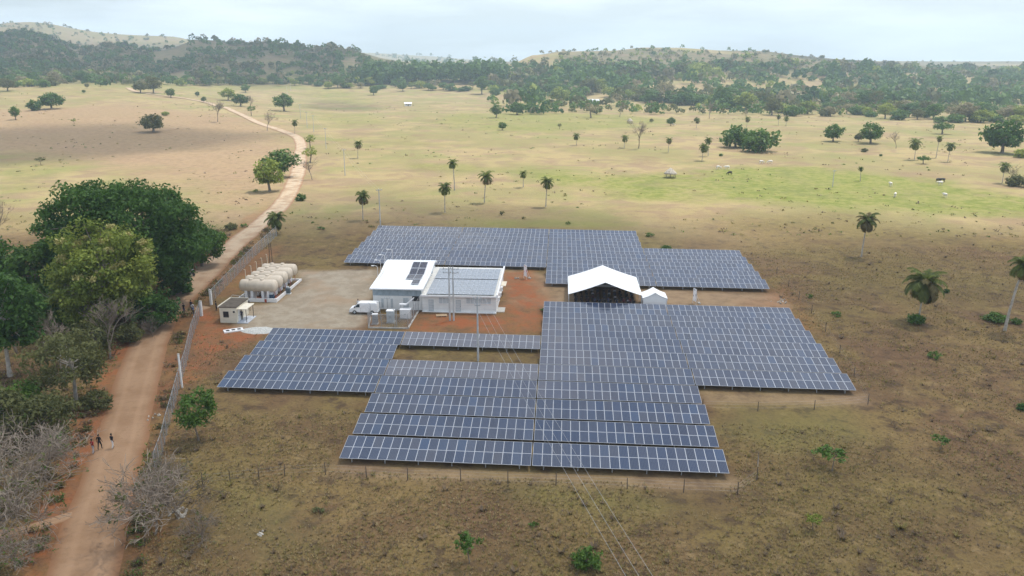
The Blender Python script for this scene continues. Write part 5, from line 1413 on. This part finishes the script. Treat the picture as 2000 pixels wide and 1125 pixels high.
# ---- brush and weeds along the red bank left of the road
def bank_brush(name, n, seed):
    r = np.random.default_rng(seed); C = RC[(RC[:,1] > 40) & (RC[:,1] < 190)]
    i = r.integers(1, len(C)-1, n*2); tg = C[i+1]-C[i-1]; tg /= np.linalg.norm(tg, axis=1)[:,None]
    nl = np.stack([-tg[:,1], tg[:,0]], 1); sidef = np.where(r.random(n*2) < .82, 1.0, -1.0)
    off = 3.6 + 15*r.random(n*2)**1.3; off = np.where(sidef > 0, off, 3.2+1.6*r.random(n*2)); p = C[i] + nl*(off*sidef)[:,None]
    cl = fbm(p[:,0]/3.5+8, p[:,1]/3.5, 3); ok = cl + .25*r.random(n*2) > .58; p = p[ok][:n]; N = len(p)
    P = np.stack([p[:,0], p[:,1], T(p[:,0], p[:,1])], 1); bl = 12
    h = r.uniform(.25, 1.0, N); w = h*r.uniform(.7,1.3,N); a = r.uniform(0, 2*np.pi, (N,bl)); d = np.stack([np.cos(a), np.sin(a), 0*a], 2)
    k = r.random((N,bl,1)); base = P[:,None,:] + d*(w[:,None,None]*k*.6); base[:,:,2] += (h[:,None]*r.random((N,bl))*.75)
    s_ = (w*.20)[:,None,None]*(.6+.8*r.random((N,bl,1))); u = r.normal(size=(N,bl,3)); u /= np.linalg.norm(u,axis=2)[:,:,None]; v = np.cross(u, r.normal(size=u.shape)); v /= np.linalg.norm(v,axis=2)[:,:,None]
    V = np.stack([base-u*s_, base+v*s_*.7, base+u*s_+np.array([0,0,.1])], 2).reshape(-1,3)
    lv = np.clip(np.repeat(.1+.6*r.random(N), bl)+.3*r.random(N*bl), 0, 1)
    mats_w = [(GB,5),(GO,3),(LO,3),(LM,2)]; mi = np.repeat(r.choice(4, N, p=np.array([5,3,3,2])/13), bl)
    return tag(link(name, mesh_np(name, V, np.arange(N*bl*3).reshape(-1,3), [m for m,_ in mats_w], mi=mi, lv=lv)), kind='stuff')
bank_brush("roadside_brush", 5200, 61)

# ---- small weeds and tufts dotted over the grazed pasture
def pasture_weeds(name, n, seed):
    r = np.random.default_rng(seed); y = 185 + 620*r.random(n*3)**1.7; x = r.uniform(-1,1,n*3)*(y*.70)
    cl = fbm(x/22+8, y/22, 3); rdx, _ = road_dist(x, y, RC[::6]); ok = (cl + .2*r.random(n*3) > .62) & (rdx > 5); x, y = x[ok][:n], y[ok][:n]; N = len(x)
    P = np.stack([x, y, T(x, y)], 1); bl = 8; h = r.uniform(.12, .5, N)*(1+y/900); w = h*r.uniform(1.0,2.6,N)
    d = r.normal(size=(N,bl,3)); d /= np.linalg.norm(d,axis=2)[:,:,None]; d[:,:,2] = abs(d[:,:,2])
    C = P[:,None,:] + d*np.stack([w,w,h],1)[:,None,:]*.6; s_ = (h*.6)[:,None,None]
    u = r.normal(size=d.shape); u /= np.linalg.norm(u,axis=2)[:,:,None]; v = np.cross(u, d); 
    V = np.stack([C-u*s_, C+v*s_, C+u*s_], 2).reshape(-1,3)
    lv = np.clip(np.repeat(.2+.6*r.random(N), bl)+.2*r.random(N*bl), 0, 1); mi = np.repeat(r.choice(4, N, p=[.35,.3,.2,.15]), bl)
    return tag(link(name, mesh_np(name, V, np.arange(N*bl*3).reshape(-1,3), [GB,GO,LO,LM], mi=mi, lv=lv)), kind='stuff')
pasture_weeds("pasture_weeds", 1500, 62)
# ------------------------------------------------------------------ people, cattle: skinned skeletons
def skin_mesh(name, verts, edges, radii, mats, region, subdiv=1):
    me = bpy.data.meshes.new(name + "_skeleton"); me.from_pydata(verts, edges, [])
    ob = bpy.data.objects.new(name + "_skeleton", me); COL.objects.link(ob)
    ob.modifiers.new("skin", 'SKIN'); sv = me.skin_vertices[0].data
    for i, r_ in enumerate(radii): sv[i].radius = (r_, r_) if not isinstance(r_, tuple) else r_
    for s in sv: s.use_root = False
    sv[0].use_root = True
    sd = ob.modifiers.new("sub", 'SUBSURF'); sd.levels = subdiv; sd.render_levels = subdiv
    dg = bpy.context.evaluated_depsgraph_get()
    out = bpy.data.meshes.new_from_object(ob.evaluated_get(dg)); out.name = name
    bpy.data.objects.remove(ob); bpy.data.meshes.remove(me)
    out.materials.clear()
    for m in mats: out.materials.append(m)
    A = np.array([verts[a] for a, b in edges]); B = np.array([verts[b] for a, b in edges])
    for p in out.polygons:
        c = np.array(p.center); e = B - A; t_ = np.clip(((c-A)*e).sum(1)/((e*e).sum(1)+1e-9), 0, 1)
        k = int(np.argmin(np.linalg.norm(c-A-e*t_[:,None], axis=1))); p.material_index = region[k]; p.use_smooth = True
    return out
SKINM = mat("brown_skin", (0.16, 0.085, 0.055), .6, .1, 8)
HAIRM = mat("black_hair", (0.012, 0.010, 0.009), .6, .2, 8)
SHOE = mat("dark_shoe", (0.03, 0.028, 0.026), .6, .2, 8)
def cloth(nm, c): return mat("cloth_" + nm, c, .85, .12, 6)
def person_mesh(pose):
    V_, E_, Rr, reg = [], [], [], []
    def v(p, r_): V_.append(p); Rr.append(r_); return len(V_)-1
    def ed(a, b, g): E_.append((a, b)); reg.append(g)
    sit = pose == 'sit'; dz = -.45 if sit else 0
    pe = v((0,0,.95+dz),(.15,.11)); sp_ = v((0,0,1.13+dz),(.135,.10)); ch = v((0,-.01,1.33+dz),(.165,.11)); nb = v((0,0,1.47+dz),.06); nk = v((0,-.01,1.54+dz),.052)
    hd = v((0,-.02,1.64+dz),(.082,.10)); ht = v((0,-.01,1.73+dz),(.07,.08)); no = v((0,-.125,1.635+dz),.012)
    for a, b, g_ in ((pe,sp_,1),(sp_,ch,1),(ch,nb,1),(nb,nk,0),(nk,hd,0),(hd,ht,4),(hd,no,0)): ed(a,b,g_)
    for s in (-1,1):
        st_ = {'walk': .13*s, 'walk2': -.13*s}.get(pose, .03*s)
        sh = v((s*.185,0,1.41+dz),.062); el = v((s*.235,.04-st_*.5 if not sit else -.05,1.14+dz),.045); wr = v((s*.24 if not sit else s*.16,-.06-st_*.9 if not sit else -.30,.92+dz if not sit else .62),.030)
        pa = v((V_[wr][0], V_[wr][1]-.03, V_[wr][2]-.075),(.036,.018))
        ed(ch,sh,1); ed(sh,el,1); ed(el,wr,0); ed(wr,pa,0)
        for k in range(4):
            t_ = v((V_[pa][0]+(k-1.5)*.019, V_[pa][1]-.012, V_[pa][2]-.075+abs(k-1.4)*.009),.009); ed(pa,t_,0)
        th = v((V_[wr][0]-s*.035, V_[wr][1]-.06, V_[wr][2]-.075),.009); ed(wr,th,0)
        if sit:
            hp = v((s*.09,-.03,.50),.095); kn = v((s*.11,-.46,.50),.065); an = v((s*.11,-.44,.09),.045); to = v((s*.12,-.60,.045),.042)
        else:
            hp = v((s*.09,0,.90),.095); kn = v((s*.10,-.04-st_*.9,.49),.066); an = v((s*.10,.03-st_*1.3,.09),.045); to = v((s*.11,-.12-st_*1.3,.045),.042)
        ed(pe,hp,2); ed(hp,kn,2); ed(kn,an,2); ed(an,to,3)
    return skin_mesh("body", V_, E_, Rr, [SKINM, cloth('grey',(.2,.2,.2)), cloth('dark',(.03,.03,.035)), SHOE, HAIRM], reg)
PM = {k: person_mesh(k) for k in ('walk','walk2','stand','sit')}
hair_me = MB().lathe([(.03,.115),(.075,.09),(.098,.04),(.103,-.01),(.095,-.06)], 12, 'z').mesh("hair", HAIRM, True)
def person(p, rz_, pose, shirt, trousers, label, group=None, hair=True):
    e = empty("person", p, rz_); tag(e, label, 'person', group)
    o = link("body", PM[pose], e)
    for i, m in ((1, shirt), (2, trousers)):
        o.material_slots[i].link = 'OBJECT'; o.material_slots[i].material = m
    if hair: link("hair", hair_me, e, (0, .012, 1.685 + (-.45 if pose == 'sit' else 0)))
    s = random.uniform(.97,1.04); e.scale = (s,s,s)
    return e
RED, BLK, WHT, NAVY, KHA, GRY, BLU = cloth('red',(.32,.03,.03)), cloth('black',(.012,.012,.014)), cloth('white',(.75,.75,.75)), cloth('navy',(.02,.03,.07)), cloth('khaki',(.30,.24,.15)), cloth('pale_grey',(.45,.45,.48)), cloth('blue',(.08,.16,.35))
def up(p, z=.07): q = Vector(p); q.z += z; return q
person(up(GP(183,887)), R(165), 'walk', RED, GRY, 'person in a red shirt and pale trousers walking on the road edge')
person(up(GP(196,879),.09), R(170), 'walk2', BLK, BLK, 'person in all black clothing walking between two others')
person(up(GP(221,877),.09), R(160), 'walk', BLK, WHT, 'person in black shirt and white trousers walking on the road')
person(up(GP(360,613),.09), R(60), 'stand', BLK, NAVY, 'person in dark clothes standing on the road before the gate')
person(up(GP(377,612),.06), R(20), 'stand', WHT, NAVY, 'person in a white shirt standing at the gate opening')
person(up(GP(374,606),.06), R(-20), 'stand', NAVY, BLK, 'person in navy standing behind the white-shirted person at the gate')
person(up(GP(379,618),.06), R(120), 'stand', BLU, NAVY, 'person in a blue shirt standing by the fence at the gate')
person(GP(423,607), R(90), 'stand', BLK, BLK, 'person in black standing at the corner of the guardhouse')
person(GP(488,607), R(200), 'walk', BLK, KHA, 'person in black shirt walking between guardhouse and tanks')
person(GP(473,626)+Vector((0,0,.10)), R(180), 'stand', NAVY, BLK, 'person in navy standing under the guardhouse canopy')
person(ST(-31.6,51.6), R(30), 'stand', WHT, KHA, 'person in white standing behind the white van')

# seated audience under the large tent
chair = MB()
chair.box(-.22,.22,-.22,.2,.43,.46); chair.box(-.22,.22,.2,.23,.46,.88)
cs_me = MB().box(-.22,.22,-.22,.2,.42,.455).mesh("seat", RUBBER); cb_me = MB().box(-.21,.21,.19,.22,.456,.88).mesh("backrest", RUBBER); cl_me = MB().tube([(0,0,-.02),(0,0,.42)], .018, 5).mesh("leg", RUBBER)
darks = [BLK, NAVY, BLK, NAVY, cloth('maroon',(.10,.02,.02)), BLK, cloth('charcoal',(.05,.05,.055)), GRY]
k_ = 0
for r_ in range(4):
    for c_ in range(11):
        if random.random() < .12: continue
        u_ = 10.2 + (c_-5)*1.0 + random.uniform(-.1,.1); v_ = 57.2 + r_*1.9 + random.uniform(-.1,.1); k_ += 1
        ce = empty("chair", ST(u_, v_), YAW+math.pi); tag(ce, 'black chair with a seated guest under the event tent', 'chair', 'audience chairs under the event tent')
        link("seat", cs_me, ce); link("backrest", cb_me, ce)
        for x in (-.19,.19):
            for y in (-.19,.18): link("leg", cl_me, ce, (x,y,0))
        sh_ = random.choice(darks)
        person(ST(u_, v_, .04), YAW+math.pi+random.uniform(-.2,.2), 'sit', sh_, random.choice((BLK, NAVY)), f'guest in {sh_.name[6:].replace("_"," ")} top seated under the event tent', 'audience seated under the event tent')
for c_ in range(9):
    u_ = 5.2 + c_*1.15 + random.uniform(-.2,.2); sh_ = random.choice(darks)
    person(ST(u_, 56.3+random.uniform(0,.5)), YAW+math.pi+random.uniform(-.5,.5), 'stand', sh_, random.choice((BLK, NAVY)), f'standing guest in {sh_.name[6:].replace("_"," ")} top at the open front of the event tent', 'guests standing at the open tent front')

def cow_mesh(graze):
    V_ = [(0,0,1.12),(-.62,0,1.16),(.55,0,1.12),(.92,0,1.22),(1.2,0,1.2),(1.5,0,1.03),(-.95,0,1.25),(-1.02,0,.6)]
    if graze: V_[3] = (.95,0,1.0); V_[4] = (1.2,0,.6); V_[5] = (1.38,0,.28)
    Rr = [.37,.30,.34,.17,.14,.085,.05,.03]; E_ = [(0,1),(0,2),(2,3),(3,4),(4,5),(1,6),(6,7)]
    for s in (-1,1):
        n = len(V_); V_ += [(.52,s*.19,.95),(.53,s*.20,.5),(.50,s*.20,.04)]; Rr += [.14,.07,.05]; E_ += [(2,n),(n,n+1),(n+1,n+2)]
        n = len(V_); V_ += [(-.58,s*.2,1.0),(-.48,s*.21,.72),(-.72,s*.21,.45),(-.66,s*.21,.04)]; Rr += [.18,.12,.06,.05]; E_ += [(1,n),(n,n+1),(n+1,n+2),(n+2,n+3)]
        n = len(V_); V_ += [(V_[4][0]-.08, s*.26, V_[4][2]+.06)]; Rr += [.035]; E_ += [(4,n)]
    return skin_mesh("body", V_, E_, Rr, [mat("white_hide",(.70,.66,.60),.8,.1,3)], [0]*len(E_))
CM = [cow_mesh(False), cow_mesh(True)]
DH, BH = mat("black_hide",(.03,.026,.024),.7,.2,3), mat("white_hide",(.70,.66,.60))
horn_me = MB().tube([(0,0,0),(0,.10,.06),(.02,.13,.18)], [.028,.02,.006], 6).mesh("horn", mat("horn",(.25,.2,.14),.5,.2,5))
for k, (x, y, rzc, dk, gz, lb) in enumerate(((1403,331,0,0,1,'white cow grazing left of the black cow on the marsh edge'),(1420,331,180,0,0,'white cow standing just above the black cow'),(1425,342,200,1,1,'black cow grazing at the marsh edge'),(1487,320,10,0,1,'white cow on the dry pasture above the marsh, left of its partner'),(1504,320,170,0,1,'white cow on the dry pasture above the marsh, right of its partner'),(1739,364,90,0,0,'white cow alone in the green marsh beyond the pale pole'),(1748,385,60,0,1,'white cow at the near edge of the green marsh'),(1836,362,190,0,0,'white cow standing beside the dark pair'),(1840,356,180,1,1,'black cow behind the white cow at the right marsh end'),(1845,386,100,0,0,'white cow standing at the near right of the marsh'),(1832,356,20,1,0,'dark cow close beside another dark cow'),(1315,246,0,0,1,'white cow near the small round tree on the far pasture'))):
    e = empty("cow", GP(x, y), R(rzc)); tag(e, lb, 'cow', 'cattle grazing round the marsh'); o = link("body", CM[gz], e)
    if dk: o.material_slots[0].link = 'OBJECT'; o.material_slots[0].material = DH
    hx, hz = (1.2,.6) if gz else (1.2,1.2)
    for s in (-1,1):
        h_ = link("horn", horn_me, e, (hx-.12, s*.08, hz+.09)); h_.scale = (1,s,1)

# ------------------------------------------------------------------ white van
van = empty("van", ST(-30.0, 49.6), YAW); tag(van, 'white panel van parked in front of the hall', 'van')
pr = [(-2.32,.34),(-2.38,.62),(-2.30,.92),(-1.72,1.12),(-1.02,1.80),(-.7,1.92),(1.9,1.96),(2.22,1.86),(2.32,1.2),(2.34,.34)]
def vy(z): return .87 - .14*max(0, (z-1.05)/.9)
bv = MB(); n = len(pr)
bv.add([(x, -vy(z), z) for x, z in pr] + [(x, vy(z), z) for x, z in pr], [tuple(range(n)), tuple(range(2*n-1,n-1,-1))] + [(i, n+i, n+(i+1)%n, (i+1)%n) for i in range(n)])
vb = bv.build("body", WHITEP, van)
bvm = vb.modifiers.new("edge_round", 'BEVEL'); bvm.width = .05; bvm.segments = 2; bvm.limit_method = 'ANGLE'
MB().add([(-1.68,-.72,1.17),(-1.68,.72,1.17),(-1.08,.66,1.76),(-1.08,-.66,1.76)], [(0,1,2,3)]).add([(-1.70,-.72,1.17),(-1.70,.72,1.17),(-1.10,.66,1.76),(-1.10,-.66,1.76)], [(0,1,2,3)]).build("windscreen", GLASS, van)
for s in (-1,1):
    def Y(z): return s*(vy(z)+.006)
    MB().add([(-1.42,Y(1.2),1.2),(-.62,Y(1.2),1.2),(-.62,Y(1.72),1.72),(-1.0,Y(1.72),1.72)], [(0,1,2,3)]).build("side_window", GLASS, van)
    MB().add([(-.5,Y(.45),.45),(-.485,Y(.45),.45),(-.485,Y(1.7),1.7),(-.5,Y(1.7),1.7)], [(0,1,2,3)]).build("door_seam", DARK, van)
    MB().cbox(-2.36,-2.12,min(s*.55,s*.82),max(s*.55,s*.82),.68,.86,.03).build("headlight", mat("lamp_glass",(.6,.62,.64),.15,.1,5), van)
    MB().cbox(-1.5,-1.36,min(s*.88,s*1.08),max(s*.88,s*1.08),1.15,1.38,.03).build("mirror", DARK, van)
    for x in (-1.5, 1.45):
        w_ = MB().lathe([(.20,-.11),(.33,-.11),(.35,-.07),(.35,.07),(.33,.11),(.20,.11)], 18, 'y', (x, s*.78, .35)).build("wheel", RUBBER, van)
        MB().lathe([(.05,-.115),(.19,-.11),(.19,.11),(.05,.115)], 14, 'y', (x, s*.782, .35)).build("rim", GREYP, w_)
MB().cbox(-2.46,-2.3,-.84,.84,.30,.58,.04).build("bumper", GREYP, van); MB().cbox(2.3,2.44,-.82,.82,.30,.5,.03).build("bumper", GREYP, van)

# ------------------------------------------------------------------ motorbikes under the roadside tree
def motorbike(p, rz_, paint, label):
    e = empty("motorbike", p, rz_); tag(e, label, 'motorbike')
    for x in (-.62,.62):
        w_ = MB().lathe([(.22,-.04),(.28,-.05),(.30,0),(.28,.05),(.22,.04)], 16, 'y', (x,0,.3)).build("wheel", RUBBER, e)
        MB().lathe([(.03,-.05),(.05,-.05),(.05,.05),(.03,.05)], 8, 'y', (x,0,.3)).tube([(x-.21,0,.3),(x+.21,0,.3)], .012, 4).tube([(x,0,.09),(x,0,.51)], .012, 4).build("hub", GREYP, w_)
    MB().cbox(-.28,.22,-.12,.12,.25,.58,.04).build("engine", GREYP, e)
    MB().prism([(-.05,.60),(.42,.62),(.48,.82),(.1,.90),(-.05,.78)], -.13, .13, 'y').build("tank", paint, e)
    MB().cbox(-.72,-.02,-.13,.13,.70,.80,.03).build("seat", RUBBER, e)
    MB().tube([(.62,0,.3),(.45,0,.92)], .035, 6).tube([(.42,-.33,1.02),(.44,0,.95),(.42,.33,1.02)], .02, 5).build("fork", GREYP, e)
    MB().lathe([(.03,.06),(.09,.03),(.1,-.05)], 10, 'x', (.52,0,.86)).build("headlight", GREYP, e)
    MB().tube([(-.9,.1,.34),(.0,.14,.28)], .04, 6).build("exhaust", GALV, e)
    MB().tube([(-.1,.1,.25),(-.15,.35,-.02)], .02, 5).build("side_stand", GREYP, e)
for (x, y), rz_, c, lb in (((352,566),40,(.3,.02,.02),'red motorbike parked under the huge roadside tree'),((364,553),60,(.02,.03,.09),'dark blue motorbike parked under the huge roadside tree'),((373,541),50,(.03,.03,.03),'black motorbike parked under the huge roadside tree'),((283,634),20,(.05,.05,.06),'dark motorbike parked by the brown brush at the road edge')):
    motorbike(up(GP(x, y), .05), R(rz_), mat("bike_paint_%d" % x, c, .3, .1, 4), lb)
person(up(GP(357,559),.05), R(100), 'stand', WHT, NAVY, 'person in a white shirt standing among the parked motorbikes')
person(up(GP(378,541),.05), R(60), 'stand', GRY, BLK, 'person in a grey shirt standing by the black motorbike')

# ------------------------------------------------------------------ huts and far houses
THATCH = mat("grey_thatch", (.40,.355,.29), .95, .25, 2.5, bump=.5)
def hut(px_, py_, d, label, walls=False):
    p = GP(px_, py_); e = empty("thatched_hut", p, random.uniform(0,3)); tag(e, label, 'hut'); r_ = d/2
    pf = [(r_*1.18,1.35),(r_*1.2,1.5),(r_*.95,2.0),(r_*.6,2.65),(r_*.25,3.2),(.06,3.45)]
    MB().lathe(pf, 20, 'z').build("roof", THATCH, e, smooth=True)
    for k in range(8):
        a_ = k*math.pi/4; MB().tube([(r_*.92*math.cos(a_),r_*.92*math.sin(a_),-.3),(r_*.92*math.cos(a_),r_*.92*math.sin(a_),1.75)], .07, 6).build("post", BARK, e)
    MB().box(-r_*.5,r_*.5,-r_*.2,r_*.2,.5,.58).build("table_board", BARK, e)
hut(1309,347,3.9,'round thatched shelter at the marsh edge')
hut(1230,241,3.6,'small pale thatched hut next to the tall leafless tree')
def house(px_, py_, w, d, h, label, roofm, rz_):
    e = empty("farmhouse", GP(px_, py_), rz_); tag(e, label, 'house')
    MB().box(-w/2,w/2,-d/2,d/2,-.8,h).build("wall", WHITEW, e)
    MB().prism([(-d/2-.5,h-.05),(0,h+d*.22),(d/2+.5,h-.05),(0,h+d*.22-.12)][:3], -w/2-.4, w/2+.4, 'x').build("roof", roofm, e)
    for x in (-w*.28, w*.28): MB().box(x-.5,x+.5,-d/2-.03,-d/2-.002,h*.4,h*.75).build("window", GLASS, e)
    MB().box(-.5,.5,-d/2-.04,-d/2-.002,0,2.0).build("door", BARK, e)
house(797,207,6,4.5,2.3,'small far house with white roof on the pasture',WHITEROOF,R(10))
house(1154,201,17,6,2.4,'long far shed with pale grey roof before the belt',GREYP,R(-4))
house(786,166,6,4.5,2.3,'tiny far house at the edge of the dark plantation',WHITEROOF,R(5))

# ------------------------------------------------------------------ loose things on the ground
STONE = mat("pale_rubble", (.46,.42,.36), .9, .2, 2, bump=.3)
def stone_mesh(seed):
    r = random.Random(seed); bm_ = bmesh.new(); bmesh.ops.create_icosphere(bm_, subdivisions=1, radius=1)
    for v_ in bm_.verts: v_.co *= r.uniform(.7,1.15)
    me = bpy.data.meshes.new("stone"); bm_.to_mesh(me); bm_.free(); me.materials.append(STONE); return me
SM = [stone_mesh(k) for k in range(4)]
def rubble(px_, py_, n, rad, s0, label, flat=.6, name="rubble_pile"):
    p = GP(px_, py_); e = empty(name, p); tag(e, label, 'rubble')
    for k in range(n):
        a_ = random.uniform(0,6.28); q = rad*random.random()**.5; x, y = q*math.cos(a_), q*math.sin(a_)
        o = link("stone", random.choice(SM), e, (x, y, Ts(p.x+x,p.y+y)-p.z+s0*.25), (random.uniform(0,3),random.uniform(0,3),random.uniform(0,3)))
        s = s0*random.uniform(.5,1.3); o.scale = (s*1.4, s, s*flat)
rubble(347,1002,16,1.1,.26,'pale pile of broken stone under the brownish leafless shrub')
rubble(505,1042,5,.5,.20,'few pale stones lying in the foreground grass')
rubble(300,815,9,1.0,.16,'scattered pale stones on the verge by the fence')
rubble(1010,545,4,.4,.25,'few white stones near the corner of the far middle block')
rubble(1520,588,14,1.6,.22,'low brown rubble at the end of the corridor',.4)
gh_ = empty("gravel_heap", GP(505,645), YAW); tag(gh_, 'flat heap of pale grey gravel beside the pit cover', 'gravel heap')
N_ = 26; vv = []; ff = []
for i in range(N_):
    for j in range(N_):
        x = (i/(N_-1)-.5)*6.4; y = (j/(N_-1)-.5)*4.2; r2 = (x/3.1)**2+(y/2.0)**2
        vv.append((x, y, -.14 + .42*max(0,1-r2)**.8*(.55+.9*float(fbm(np.array([x*1.3+9]),np.array([y*1.3]),3)[0]))))
for i in range(N_-1):
    for j in range(N_-1): a_ = i*N_+j; ff.append((a_,a_+N_,a_+N_+1,a_+1))
MB().add(vv, ff).build("gravel", mat("pale_gravel",(.50,.50,.47),.95,.25,6,bump=.5), gh_, smooth=True)
lt = empty("lattice_mast", GP(530,516), .4); tag(lt, 'dark slender lattice mast behind the fuel tanks', 'mast')
for x, y in ((-.28,-.28),(.28,-.28),(.28,.28),(-.28,.28)): MB().tube([(x,y,-.3),(x*.6,y*.6,4.4)], .04, 5).build("leg", WOODP, lt)
for k in range(5):
    z0, z1 = k*.85, (k+1)*.85; f0, f1 = 1-.4*z0/4.4, 1-.4*z1/4.4
    MB().tube([(-.28*f0,-.28*f0,z0),(.28*f1,-.28*f1,z1)], .02, 4).tube([(.28*f0,-.28*f0,z0),(.28*f1,.28*f1,z1)], .02, 4).build("lattice_bar", WOODP, lt)
bx = empty("crate", ST(-17.0,49.0), YAW+.2); tag(bx, 'pale wooden pallet lying on red soil before the annex', 'pallet')
for k in range(5): MB().box(-.9,.9,-.5+k*.22,-.5+k*.22+.16,.16,.20).build("board", mat("pale_timber",(.50,.36,.22),.8,.15,3), bx)
for x in (-.8,0,.8): MB().box(x-.06,x+.06,-.5,.54,.0,.158).build("bearer", mat("pale_timber",(.50,.36,.22)), bx)
